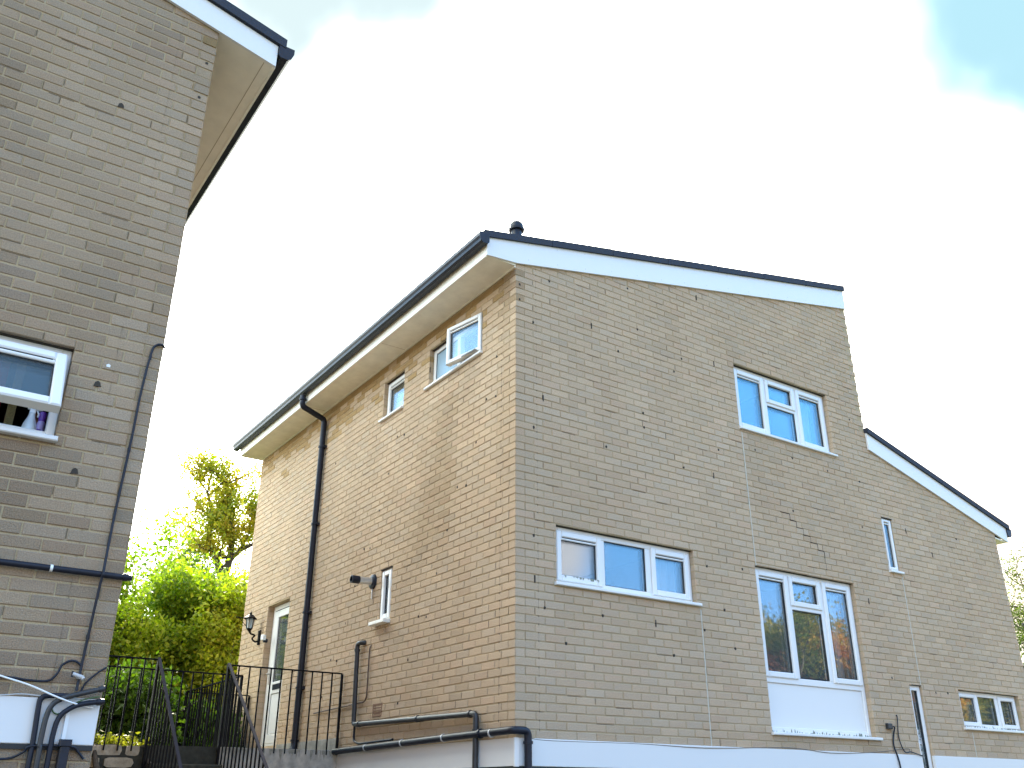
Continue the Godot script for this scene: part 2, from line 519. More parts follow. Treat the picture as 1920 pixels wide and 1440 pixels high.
func ring(mb: MB, u0: float, u1: float, v0: float, v1: float, wd: float, w0: float, w1: float, b := 0.006) -> void:
	bar(mb, u0, u0 + wd, v0, v1, w0, w1, b); bar(mb, u1 - wd, u1, v0, v1, w0, w1, b)
	bar(mb, u0 + wd, u1 - wd, v0, v0 + wd, w0, w1, b); bar(mb, u0 + wd, u1 - wd, v1 - wd, v1, w0, w1, b)

func glazing(parent: Node3D, u0: float, u1: float, v0: float, v1: float, w: float, glass := "glass") -> void:
	var gk := MB.new()
	ring(gk, u0, u1, v0, v1, 0.007, w - 0.030, w + 0.002, 0.001)
	obj("gasket", gk, M.gasket, parent)
	for k in 3:                                     # sealed unit; third sheet added for a stronger reflection
		var gl := MB.new()
		var tilt := rng.randf_range(-0.0012, 0.0012)
		gl.box(Vector3(u0 + 0.005, v0 + 0.005, -0.002), Vector3(u1 - 0.005, v1 - 0.005, 0.002), Transform3D(Basis.from_euler(Vector3(tilt, tilt * 0.7, 0)), Vector3(0, 0, w - 0.004 - k * 0.02)))
		obj("pane", gl, M[glass if k == 0 else "glass"], parent)

# one opening light: sash with its own frame, proud of the outer frame
func sash(parent: Node3D, u0: float, u1: float, v0: float, v1: float, vent: bool, glass := "glass", at := Transform3D(), deep := 0.062) -> void:
	var s := MB.new()
	ring(s, u0, u1, v0, v1, deep, REC - 0.05, REC + 0.016, 0.009)
	var top := v1 - deep
	if vent:
		bar(s, u0 + deep - 0.002, u1 - deep + 0.002, top - 0.026, top, REC - 0.04, REC + 0.004, 0.006)
	var o := obj("sash", s, M.upvc, parent)
	o.transform = at
	var holder := parent
	if at != Transform3D():
		holder = parent
	var before := holder.get_child_count()
	glazing(holder, u0 + deep, u1 - deep, v0 + deep, top - (0.026 if vent else 0.0), REC - 0.012, glass)
	if vent:
		var sl := MB.new()
		bar(sl, u0 + deep + 0.015, u1 - deep - 0.015, top - 0.009, top - 0.002, REC, REC + 0.0065, 0.001)
		obj("vent_slot", sl, M.gasket, holder)
	for i in range(before, holder.get_child_count()):
		holder.get_child(i).transform = at

func sill(parent: Node3D, u0: float, u1: float, v: float, out := 0.035, algae := false) -> void:
	var s := MB.new()
	s.cham(Vector3(u0, v - 0.03, -0.10), Vector3(u1, v, out), 0.006)
	obj("sill", s, M.upvc, parent)
	if algae:
		var a := MB.new()
		for k in 150:
			var u := lerpf(u0 + 0.05, u1 - 0.06, rng.randf())
			var wd := rng.randf_range(0.004, 0.018)
			var hh := rng.randf_range(0.004, 0.02) if k % 5 else rng.randf_range(0.02, 0.045)
			a.prism([Vector2(u, v + 0.001), Vector2(u + wd, v + 0.001), Vector2(u + wd * 0.8, v + hh * 0.8), Vector2(u + wd * 0.4, v + hh)], REC - 0.02, REC + 0.0022 + rng.randf() * 0.002)
		obj("algae_stain", a, M.algae, parent)

func window_at(parent: Node3D, t: Transform3D) -> Node3D:
	var w := Node3D.new()
	w.name = "window"
	parent.add_child(w, true)
	w.transform = t
	return w

func frame(w: Node3D, r: Array, mull: Array, extra: Array = [], wd := 0.055) -> void:
	var f := MB.new()
	ring(f, r[0], r[1], r[2], r[3], wd, REC - 0.06, REC, 0.005)
	for m in mull: bar(f, m - 0.035, m + 0.035, r[2] + wd, r[3] - wd, REC - 0.06, REC - 0.001, 0.005)
	for e in extra: bar(f, e[0], e[1], e[2] - 0.035, e[2] + 0.035, REC - 0.06, REC - 0.002, 0.005)
	obj("frame", f, M.upvc, w)
	var hd := MB.new()
	hd.box(Vector3(r[0] - 0.004, r[3] - 0.003, REC - 0.02), Vector3(r[1] + 0.004, r[3] + 0.005, REC + 0.028))  # dark strip stands in for the shade under the opening head
	obj("head_shade", hd, M.hole, w)

func curtain(w: Node3D, u0: float, u1: float, v0: float, v1: float, depth := -0.30) -> void:
	var c := MB.new()
	var n := int((u1 - u0) / 0.02)
	for i in n:
		var a := lerpf(u0, u1, float(i) / n)
		var b := lerpf(u0, u1, float(i + 1) / n)
		var wa := depth + sin(i * 0.9) * 0.018 + sin(i * 0.37) * 0.012
		var wb := depth + sin((i + 1) * 0.9) * 0.018 + sin((i + 1) * 0.37) * 0.012
		c.quad(Vector3(a, v0, wa), Vector3(b, v0, wb), Vector3(b, v1, wb), Vector3(a, v1, wa))
		c.quad(Vector3(b, v0, wb - 0.004), Vector3(a, v0, wa - 0.004), Vector3(a, v1, wa - 0.004), Vector3(b, v1, wb - 0.004))
	obj("curtain", c, M.curtain, w)

# ---------------------------------------------------------------- trees
func leaf_mesh(size: float, count: int, spread: float, sd: int, aspect := 0.62) -> ArrayMesh:
	var r := RandomNumberGenerator.new()
	r.seed = sd
	var mb := MB.new()
	for k in count:
		var p := Vector3(r.randfn(), r.randfn(), r.randfn()) * spread
		var bs := Basis.from_euler(Vector3(r.randf_range(-1.2, 1.2), r.randf() * TAU, r.randf_range(-1.2, 1.2)))
		var l := size * r.randf_range(0.7, 1.2)
		var w := l * aspect * 0.5
		var a := p - bs.z * l * 0.5
		var b := p + bs.x * w + bs.y * w * 0.35
		var c := p + bs.z * l * 0.5
		var d := p - bs.x * w + bs.y * w * 0.35
		mb.tri(a, b, c); mb.tri(a, c, d)
	return mb.mesh()

func leaves(called: String, parent: Node, mesh: Mesh, spots: Array, pal: Array, sd: int) -> MultiMeshInstance3D:
	var r := RandomNumberGenerator.new()
	r.seed = sd
	var nz := FastNoiseLite.new()
	nz.seed = sd; nz.frequency = 0.7
	var mm := MultiMesh.new()
	mm.transform_format = MultiMesh.TRANSFORM_3D
	mm.use_colors = true
	mm.mesh = mesh
	mm.instance_count = spots.size()
	for i in spots.size():
		var s := r.randf_range(0.7, 1.3)
		mm.set_instance_transform(i, Transform3D(Basis.from_euler(Vector3(r.randf() * TAU, r.randf() * TAU, r.randf() * TAU)).scaled(Vector3.ONE * s), spots[i]))
		var k := clampf(0.5 + nz.get_noise_3dv(spots[i]) * 0.8 + r.randfn() * 0.22, 0, 0.999) * (pal.size() - 1)
		var c: Color = pal[int(k)].lerp(pal[int(k) + 1], k - int(k))
		mm.set_instance_color(i, c * r.randf_range(0.75, 1.2))
	var o := MultiMeshInstance3D.new()
	o.name = called
	o.multimesh = mm
	o.material_override = M.leaf
	parent.add_child(o, true)
	o.set_meta("kind", "stuff")
	return o

# branches grow from a limb; tips are collected for the leaves
func grow(mb: MB, from: Vector3, dir: Vector3, length: float, rad: float, depth: int, tips: Array, r: RandomNumberGenerator, lift := 0.25, keep := 3) -> void:
	var pts := [from]
	var p := from
	var d := dir.normalized()
	for i in 4:
		d = (d + Vector3(r.randfn(), r.randfn(), r.randfn()) * 0.17 + Vector3.UP * lift * 0.2).normalized()
		p += d * length / 4
		pts.append(p)
	mb.tube(pts, rad, 6 if depth > 1 else 4, rad * 0.55, false)
	if depth <= 1:
		for i in range(1, pts.size()): tips.append(pts[i])
	if depth == 0: return
	for k in keep:
		var at: Vector3 = pts[2 + k % 3]
		var side := Vector3(r.randfn(), r.randfn() * 0.6 + lift, r.randfn()).normalized()
		grow(mb, at, (d * 0.75 + side * 0.85).normalized(), length * r.randf_range(0.55, 0.8), rad * 0.55, depth - 1, tips, r, lift, keep)

func tree(called: String, label: String, group: String, base: Vector3, height: float, trunk_r: float, pal: Array, per_tip: int, spread: float, mesh: Mesh, sd: int, depth := 3, fork := 0.35, lift := 0.3, lean := Vector3.ZERO, limbs := 4) -> Node3D:
	var r := RandomNumberGenerator.new()
	r.seed = sd
	var o := thing(called, label, "tree", base, group)
	var tk := MB.new()
	var top := Vector3.UP * height * fork + lean * height * fork
	tk.tube([Vector3(0, -0.3, 0), Vector3(0.02, height * fork * 0.3, 0.01) + lean * 0.1, top * 0.7, top], trunk_r * 1.15, 9, trunk_r * 0.8)
	obj("trunk", tk, M.bark, o)
	var br := MB.new()
	var tips := []
	for k in limbs:
		var a := TAU * (k + r.randf_range(-0.2, 0.2)) / limbs
		grow(br, top - Vector3.UP * 0.05 * k, Vector3(cos(a) * 0.55, 1.0, sin(a) * 0.55) + lean, height * (1 - fork) * 0.45, trunk_r * 0.6, depth, tips, r, lift)
	obj("branch", br, M.bark, o)
	var spots := []
	for tp in tips:
		for i in per_tip: spots.append(tp + Vector3(r.randfn(), r.randfn(), r.randfn()) * spread)
	leaves("crown", o, mesh, spots, pal, sd)
	return o

func shrub(label: String, base: Vector3, blobs: Array, count: int, pal: Array, mesh: Mesh, sd: int, group := "") -> void:
	var r := RandomNumberGenerator.new()
	r.seed = sd
	var o := thing("leafy_shrub", label, "shrub", base, group)
	var nz := FastNoiseLite.new()
	nz.seed = sd; nz.frequency = 0.75; nz.fractal_octaves = 3
	var spots := []
	var st := MB.new()
	for b in blobs:
		var cen: Vector3 = b[0]
		var rad: Vector3 = b[1]
		for k in 7:
			var tip := cen + Vector3(r.randfn(), absf(r.randfn()), r.randfn()) * rad * 0.45
			st.tube([Vector3(r.randfn() * 0.3, -0.2, r.randfn() * 0.3), cen * Vector3(0.6, 0.5, 0.6) + Vector3(r.randfn(), 0, r.randfn()) * 0.2, tip], 0.035, 5, 0.008, false)
		var got := 0
		var tries := 0
		while got < count and tries < count * 6:
			tries += 1
			var d := Vector3(r.randfn(), r.randfn(), r.randfn()).normalized()
			var q := cen + d * rad * pow(r.randf(), 0.45) * r.randf_range(0.75, 1.12)
			if q.y < 0.02: continue
			if nz.get_noise_3dv(q) < -0.04 + r.randfn() * 0.05: continue
			spots.append(q)
			got += 1
	obj("stem", st, M.bark, o)
	leaves("foliage", o, mesh, spots, pal, sd)

# ================================================================ scene
func _ready() -> void:
	rng.seed = 4242
	stain.seed = 9; stain.frequency = 0.55; stain.fractal_octaves = 3
	materials()
	make_tones()
	# camera
	var cam := Camera3D.new()
	cam.transform = Transform3D(Basis(Vector3(0.826, 0.003, 0.563), Vector3(-0.233, 0.912, 0.337), -FW).orthonormalized(), CAM)
	cam.fov = 45.374
	cam.near = 0.05
	cam.far = 900
	add_child(cam)
	# sky, sun, exposure
	var env := Environment.new()
	env.background_mode = Environment.BG_SKY
	env.sky = Sky.new()
	env.sky.sky_material = sky_material()
	env.ambient_light_source = Environment.AMBIENT_SOURCE_SKY
	env.tonemap_mode = Environment.TONE_MAPPER_LINEAR
	env.tonemap_exposure = 3.8
	env.sdfgi_enabled = true
	env.ssao_enabled = true
	env.ssil_enabled = true
	var we := WorldEnvironment.new()
	we.environment = env
	add_child(we)
	var sun := DirectionalLight3D.new()
	sun.light_energy = 1.6
	sun.light_color = Color(1.0, 0.95, 0.86)
	sun.light_angular_distance = 0.5
	sun.shadow_enabled = true
	sun.basis = Basis.looking_at(-SUN)
	add_child(sun)

	ground()
	main_house()
	left_house()
	steps_and_rails()
	pipes()
	small_things()
	plants()

func ground() -> void:
	var g := MB.new()
	g.quad(Vector3(-400, -6.75, 400), Vector3(400, -6.75, 400), Vector3(400, -6.75, -400), Vector3(-400, -6.75, -400))
	struct("lawn", g, M.grass)
	var p := MB.new()
	p.box(Vector3(-30, -6.85, 0.9), Vector3(13, -6.735, 26))
	struct("pavement", p, M.asphalt)
	struct("bounce_path", bounce_slabs(), M.bounce_paving)  # unseen slabs added to bounce sunlight onto soffits and side wall
	var k := MB.new()
	k.quad(Vector3(-60, -4.95, -8.2), Vector3(60, -4.95, -8.2), Vector3(60, -3.6, -40), Vector3(-60, -3.6, -40))
	k.quad(Vector3(-3.4, -4.95, -4.62), Vector3(-0.2, -4.95, -4.62), Vector3(-0.2, -4.951, -8.2), Vector3(-3.4, -4.951, -8.2))
	k.quad(Vector3(-60, -6.75, -8.2), Vector3(-3.64, -6.75, -8.2), Vector3(-3.64, -4.95, -8.2), Vector3(-60, -4.95, -8.2))
	k.quad(Vector3(0, -6.75, -8.2), Vector3(60, -6.75, -8.2), Vector3(60, -4.95, -8.2), Vector3(0, -4.95, -8.2))
	k.quad(Vector3(-60, -3.6, -40), Vector3(60, -3.6, -40), Vector3(90, -6.8, -130), Vector3(-90, -6.8, -130))
	struct("garden_bank", k, M.bank)

func bounce_slabs() -> MB:
	var pt := MB.new()
	for k in 7:
		for j in 5:
			var x := -3.62 + j * 0.724
			var z := -3.50 + k * 0.62
			pt.box(Vector3(x, -6.80, z), Vector3(x + 0.714, -6.725 + rng.randf() * 0.003, z + 0.61))
	return pt

const TAN := Transform3D(Vector3(0, 0, 1), Vector3(0, 1, 0), Vector3(-1, 0, 0), Vector3.ZERO)   # u = z, w = -x
const FRONT := Transform3D.IDENTITY
const BASE := -6.75

func inner_shell(h: Node3D, t: Transform3D, segs: Array, holes: Array, mb: MB) -> void:
	panel(mb, t, segs, BASE, holes, -0.26, true)
	reveals(mb, t, holes, -0.26, -0.115)

func wall(h: Node3D, t: Transform3D, segs: Array, holes: Array, label: String) -> Node3D:
	var mb := MB.new()
	var wide := []
	for q in holes: wide.append([q[0] - 0.003, q[1] + 0.003, q[2] - 0.003, q[3] + 0.003])
	panel(mb, t, segs, BASE, wide, -0.0062)
	reveals(mb, t, wide, -0.115, -0.0062)
	# the cavity behind the outer leaf
	panel(mb, t, segs, BASE, wide, -0.115, true)
	var o := obj("wall", mb, M.mortar, h)
	o.set_meta("label", label)
	return o

func main_house() -> void:
	var h := thing("brick_house", "large buff brick house with black gutter, split pitched roof and white plastic windows", "house")
	var fs := [[0.0, 5.718, 0.12, 1.355], [5.718, 8.509, -0.80, -1.54]]
	var fh := [[3.249, 4.991, -1.151, -0.2857], [0.478, 2.301, -3.342, -2.7607], [3.255, 4.990, -4.55, -2.785], [5.780, 5.996, -2.543, -1.822],
		[5.792, 6.030, -6.0, -3.908], [6.816, 8.21, -4.375, -3.906]]
	var ts := [[-7.5, 0.0, 0.10, 0.10]]
	var th := [[-1.816, -0.647, -0.79, -0.2857], [-2.994, -2.446, -0.815, -0.2857], [-2.753, -2.487, -3.39, -2.765], [-6.43, -5.585, -4.548, -2.62]]
	var wf := wall(h, FRONT, fs, fh, "grey buff brick front gable wall")
	var wt := wall(h, TAN, ts, th, "warm buff brick side wall under the eaves")
	var list := []
	bricks(FRONT, fs, BASE, fh, 0, 8.509, 0.0, 0.1125, false, list, 0.0, 0.10)
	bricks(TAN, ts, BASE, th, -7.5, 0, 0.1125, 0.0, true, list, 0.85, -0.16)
	lay(list, {FRONT: wf, TAN: wt}, 300)
	# step between the roofs, back, right end, floors: closes the house
	var sh := MB.new()
	inner_shell(h, FRONT, fs, fh, sh)
	inner_shell(h, TAN, ts, th, sh)
	sh.box(Vector3(0.27, -2.55, -7.4), Vector3(8.4, -2.35, -0.27))
	sh.box(Vector3(0.27, -4.95, -7.4), Vector3(8.4, -4.75, -0.27))
	sh.box(Vector3(2.75, -4.75, -7.4), Vector3(2.85, 0.3, -0.27))
	sh.box(Vector3(5.35, -4.75, -7.4), Vector3(5.45, 0.3, -0.27))
	sh.box(Vector3(0.3, -4.75, -3.35), Vector3(8.3, 0.05, -3.25))
	obj("inner_wall", sh, M.inside, h)
	var bk := MB.new()
	bk.box(Vector3(8.38, BASE, -7.5), Vector3(8.509, -1.56, -0.11))
	bk.box(Vector3(0.11, BASE, -7.5), Vector3(8.509, -1.56, -7.38))
	bk.box(Vector3(0.11, -1.56, -7.5), Vector3(5.71, 0.1, -7.38))
	bk.prism([Vector2(0.11, 0.1), Vector2(5.71, 0.1), Vector2(5.71, 1.35)], -7.5, -7.38)
	bk.box(Vector3(5.60, -0.9, -7.38), Vector3(5.71, 1.36, -0.11))
	obj("rear_wall", bk, M.mortar, h)
	roofs(h)
	# white band at floor level
	var bd := MB.new()
	bd.cham(Vector3(0.0, -4.925, -0.02), Vector3(5.79, -4.702, 0.014), 0.004)
	bd.cham(Vector3(6.03, -4.925, -0.02), Vector3(8.5, -4.702, 0.014), 0.004)
	bd.box(Vector3(-0.0135, -4.925, -3.57), Vector3(0.02, -4.7025, 0.0132))
	var b := obj("floor_band", bd, M.render_white, h)
	b.set_meta("label", "white rendered band at floor level")
	var tr := MB.new()
	tr.box(Vector3(-0.017, -4.93, 0.0), Vector3(0.03, -4.70, 0.018))
	obj("corner_trim", tr, M.upvc, h)
	var dk := MB.new()
	dk.box(Vector3(0.0, -4.955, -0.02), Vector3(5.79, -4.926, 0.010))
	dk.box(Vector3(-0.010, -4.955, -3.57), Vector3(0.02, -4.926, 0.0095))
	obj("band_edge", dk, M.gasket, h)
	# pale movement joints and plugs in the brickwork
	for j in [[3.268, -2.79, -1.19], [2.345, -4.70, -3.375], [6.02, -3.90, -2.58], [6.95, -4.7, -4.41]]:
		var jn := MB.new()
		jn.box(Vector3(j[0] - 0.0065, j[1], -0.01), Vector3(j[0] + 0.0065, j[2], 0.0024))
		obj("movement_joint", jn, M.sealant, h)
	for p in PLUGS:
		var q := MB.new()
		var slot := rng.randf() < 0.35
		if slot: q.box(Vector3(-0.007, -0.034, -0.01), Vector3(0.007, 0.034, 0.0021))
		else:
			var poly := []
			for k in 8:
				var a := TAU * k / 8
				poly.append(Vector2(cos(a), sin(a)) * rng.randf_range(0.009, 0.015) + Vector2(0, -0.006 if k > 4 else 0.0))
			q.prism(poly, -0.01, 0.0024)
		var o := obj("weep_slot" if slot else "drill_plug", q, M.hole, h)
		o.position = Vector3(p[0], p[1], 0)
	for k in 24:
		var q := MB.new()
		q.prism([Vector2(-0.014, -0.012), Vector2(0.012, -0.014), Vector2(0.006, 0.013), Vector2(-0.008, 0.011)], -0.01, 0.0024)
		var o := obj("drill_plug", q, M.hole, h)
		o.transform = TAN * Transform3D(Basis(), Vector3(-0.35 - fposmod(k * 0.731, 4.2), -0.95 - fposmod(k * 1.237, 3.5), 0))
	for q in CRACK:
		var ck := MB.new()
		ck.box(Vector3(q[0], q[1], -0.01), Vector3(q[2], q[3], 0.0018))
		obj("crack", ck, M.hole, h)
	# front windows
	front_windows(h)
	side_windows(h)

const PLUGS := [[0.22, -0.63], [0.34, -1.47], [0.22, -1.81], [1.01, -0.44], [1.69, -0.28], [1.38, -0.64], [2.36, -0.47], [2.9, -0.39], [1.7, -1.48], [1.7, -1.31], [1.15, -1.82],
	[2.26, -1.83], [2.72, -1.84], [2.84, -1.5], [3.47, -1.37], [4.14, -1.34], [4.8, -1.38], [5.43, -0.53], [2.22, -0.67], [2.7, 0.46], [0.44, -0.06], [1.57, 0.22], [0.05, -0.41], [0.05, -0.23],
	[0.21, -2.91], [0.33, -3.57], [0.57, -3.87], [1.02, -3.57], [1.7, -3.58], [1.92, -3.87], [2.49, -2.9], [3.04, -2.86], [2.38, -3.58], [2.81, -3.73], [0.22, -3.32], [2.7, -3.34],
	[4.03, -2.03], [5.34, -2.02], [5.24, -2.97], [5.46, -3.85], [6.31, -3.97], [6.57, -3.96], [6.28, -1.93], [6.8, -2.18], [5.44, -1.4], [7.46, -1.86]]

const CRACK := [[3.80, -2.083, 3.955, -2.078], [3.955, -2.155, 3.959, -2.08], [3.955, -2.158, 4.06, -2.153], [4.058, -2.230, 4.062, -2.155], [4.058, -2.233, 4.17, -2.228], [4.168, -2.305, 4.172, -2.23], [4.168, -2.308, 4.285, -2.303], [4.283, -2.38, 4.287, -2.305], [4.283, -2.383, 4.40, -2.378], [4.398, -2.455, 4.402, -2.38], [4.40, -2.458, 4.51, -2.453], [4.508, -2.605, 4.512, -2.455], [4.51, -2.68, 4.514, -2.61]]

func roofs(h: Node3D) -> void:
	# boxed eaves over the side wall
	var sf := MB.new()
	sf.box(Vector3(-0.352, -0.022, -7.55), Vector3(0.0, 0.0, 0.0))
	obj("soffit", sf, M.soffit, h)
	var sj := MB.new()
	for z in [-2.45, -4.9]: sj.box(Vector3(-0.35, -0.0235, z - 0.003), Vector3(-0.004, -0.01, z + 0.003))
	obj("soffit_joint", sj, M.seam_tan, h)
	var bead := MB.new()
	bead.box(Vector3(-0.012, -0.042, -7.5), Vector3(0.001, -0.0225, -0.004))
	obj("soffit_bead", bead, M.upvc_cream, h)
	var fa := MB.new()
	fa.cham(Vector3(-7.55, -0.036, 0.352), Vector3(0.0, 0.178, 0.376), 0.003, TAN)
	obj("fascia", fa, M.upvc_cream, h)
	# bargeboard of the upper roof
	var bb := MB.new()
	bb.prism([Vector2(-0.378, -0.031), Vector2(0.0, 0.0), Vector2(0.0, 0.268), Vector2(-0.378, 0.184)], 0.0025, 0.026)
	bb.prism([Vector2(0.0, 0.0), Vector2(5.715, 1.234), Vector2(5.715, 1.526), Vector2(0.0, 0.268)], 0.0025, 0.026)
	var b1 := obj("bargeboard", bb, M.board, h)
	b1.set_meta("label", "long white bargeboard of the upper roof")
	var b2 := MB.new()
	b2.prism([Vector2(5.722, -0.905), Vector2(8.80, -1.722), Vector2(8.80, -1.50), Vector2(5.722, -0.66)], 0.0025, 0.026)
	obj("bargeboard", b2, M.board, h).set_meta("label", "white bargeboard of the lower right roof")
	var nl := MB.new()
	for k in 15:
		var u := 0.15 + 0.39 * k
		for e in [0.05, 0.24]:
			var p := Vector2(u, 0.216 * u + e + rng.randf_range(-0.008, 0.008))
			nl.prism([p + Vector2(-0.004, -0.004), p + Vector2(0.004, -0.004), p + Vector2(0.004, 0.004), p + Vector2(-0.004, 0.004)], 0.02, 0.0268)
	var nlo := obj("nail_head", nl, M.clip_grey, b1)
	nlo.set_meta("kind", "stuff")
	var s2 := MB.new()
	s2.prism([Vector2(8.51, -1.68), Vector2(8.51, -1.70), Vector2(8.79, -1.722), Vector2(8.79, -1.70)], -7.4, 0.0)
	obj("soffit", s2, M.soffit, h)
	# roofs: slab and dark verge
	var sl := MB.new()
	sl.prism([Vector2(-0.40, 0.176), Vector2(5.72, 1.523), Vector2(5.735, 1.59), Vector2(-0.43, 0.235)], -7.6, 0.045)
	obj("roof", sl, M.felt, h)
	# verge caps, one length after another
	for k in 7:
		var u0 := -0.425 + 0.88 * k
		var u1 := minf(u0 + 0.874, 5.745)
		var y0 := 0.1845 + 0.22 * (u0 + 0.37)
		var y1 := 0.1845 + 0.22 * (u1 + 0.37)
		var vc := MB.new()
		vc.prism([Vector2(u0, y0 - 0.003), Vector2(u1, y1 - 0.003), Vector2(u1, y1 + 0.075 + 0.004 * (k % 2)), Vector2(u0, y0 + 0.075 + 0.004 * (k % 2))], -0.12, 0.052)
		obj("verge_cap", vc, M.felt, h)
	var s3 := MB.new()
	s3.prism([Vector2(5.715, -0.665), Vector2(8.86, -1.505), Vector2(8.88, -1.45), Vector2(5.715, -0.605)], -7.6, 0.045)
	obj("roof", s3, M.felt, h)
	for k in 4:
		var u0 := 5.722 + 0.79 * k
		var u1 := minf(u0 + 0.785, 8.87)
		var y0 := -0.66 - 0.273 * (u0 - 5.722)
		var y1 := -0.66 - 0.273 * (u1 - 5.722)
		var vc := MB.new()
		vc.prism([Vector2(u0, y0 - 0.012), Vector2(u1, y1 - 0.012), Vector2(u1, y1 + 0.062), Vector2(u0, y0 + 0.062)], -0.12, 0.052)
		obj("verge_cap", vc, M.felt, h)
	# roof tiles' front edges along the eaves, a little uneven
	var et := MB.new()
	for k in 38:
		var z0 := 0.02 - 0.2 * k
		var j := rng.randf_range(-0.012, 0.012)
		et.box(Vector3(-0.455 + j, 0.185, z0 - 0.193), Vector3(-0.36, 0.215 + j * 0.6, z0), Transform3D(Basis(), Vector3.ZERO))
	obj("eaves_tile", et, M.tile, h).set_meta("kind", "stuff")
	# gutter: an open box trough with rolled edges
	gutter(h, -0.377, -1.0, 0.078, 0.055, -7.62)
	gutter(h, 8.80, 1.0, -1.63, 0.03, -7.6)
	# pipe through the roof
	var vp := MB.new()
	var t := Transform3D(Basis(), Vector3(0.215, 0.30, -0.3))
	vp.lathe([Vector2(0.066, 0.0), Vector2(0.062, 0.36)], t, 20)
	obj("roof_vent", vp, M.black_plastic, h)
	var vc2 := MB.new()
	vc2.lathe([Vector2(0.06, 0.355), Vector2(0.088, 0.358), Vector2(0.092, 0.385), Vector2(0.080, 0.39), Vector2(0.077, 0.435), Vector2(0.062, 0.46), Vector2(0.03, 0.472), Vector2(0.0, 0.474)], t, 20)
	obj("vent_cowl", vc2, M.black_plastic, h)

func gutter(h: Node3D, x: float, side: float, y: float, z0: float, z1: float) -> void:
	var prof := [Vector2(0.0, 0.10), Vector2(0.0, 0.03), Vector2(0.02, 0.0), Vector2(0.075, 0.0), Vector2(0.095, 0.02), Vector2(0.10, 0.05), Vector2(0.115, 0.075), Vector2(0.115, 0.115), Vector2(0.108, 0.115), Vector2(0.106, 0.08), Vector2(0.09, 0.05), Vector2(0.085, 0.024), Vector2(0.07, 0.008), Vector2(0.022, 0.008), Vector2(0.008, 0.034), Vector2(0.008, 0.10)]
	var mb := MB.new()
	for i in prof.size():
		var a: Vector2 = prof[i]
		var b: Vector2 = prof[(i + 1) % prof.size()]
		var p := [Vector3(x + side * a.x, y + a.y, z0), Vector3(x + side * b.x, y + b.y, z0), Vector3(x + side * b.x, y + b.y, z1), Vector3(x + side * a.x, y + a.y, z1)]
		if side < 0: mb.quad(p[0], p[1], p[2], p[3])
		else: mb.quad(p[3], p[2], p[1], p[0])
	var g := obj("gutter", mb, M.black_plastic, h)
	var cp := MB.new()
	var cap := []
	for q in [Vector2(-0.001, 0.118), Vector2(-0.001, 0.02), Vector2(0.018, -0.004), Vector2(0.078, -0.004), Vector2(0.102, 0.02), Vector2(0.119, 0.07), Vector2(0.119, 0.118)]:
		cap.append(Vector2(x + side * q.x, y + q.y))
	if side < 0: pass
	else: cap.reverse()
	if Geometry2D.is_polygon_clockwise(PackedVector2Array(cap)): cap.reverse()
	cp.prism(cap, z0 - 0.001, z0 + 0.012)
	obj("end_cap", cp, M.black_plastic, g)
	for k in 8:
		var bz := lerpf(z0 - 0.4, z1 + 0.3, k / 7.0)
		var br := MB.new()
		br.box(Vector3(minf(x + side * 0.022, x + side * 0.073), y - 0.003, bz - 0.02), Vector3(maxf(x + side * 0.022, x + side * 0.073), y + 0.002, bz + 0.02))
		obj("bracket", br, M.black_plastic, g)

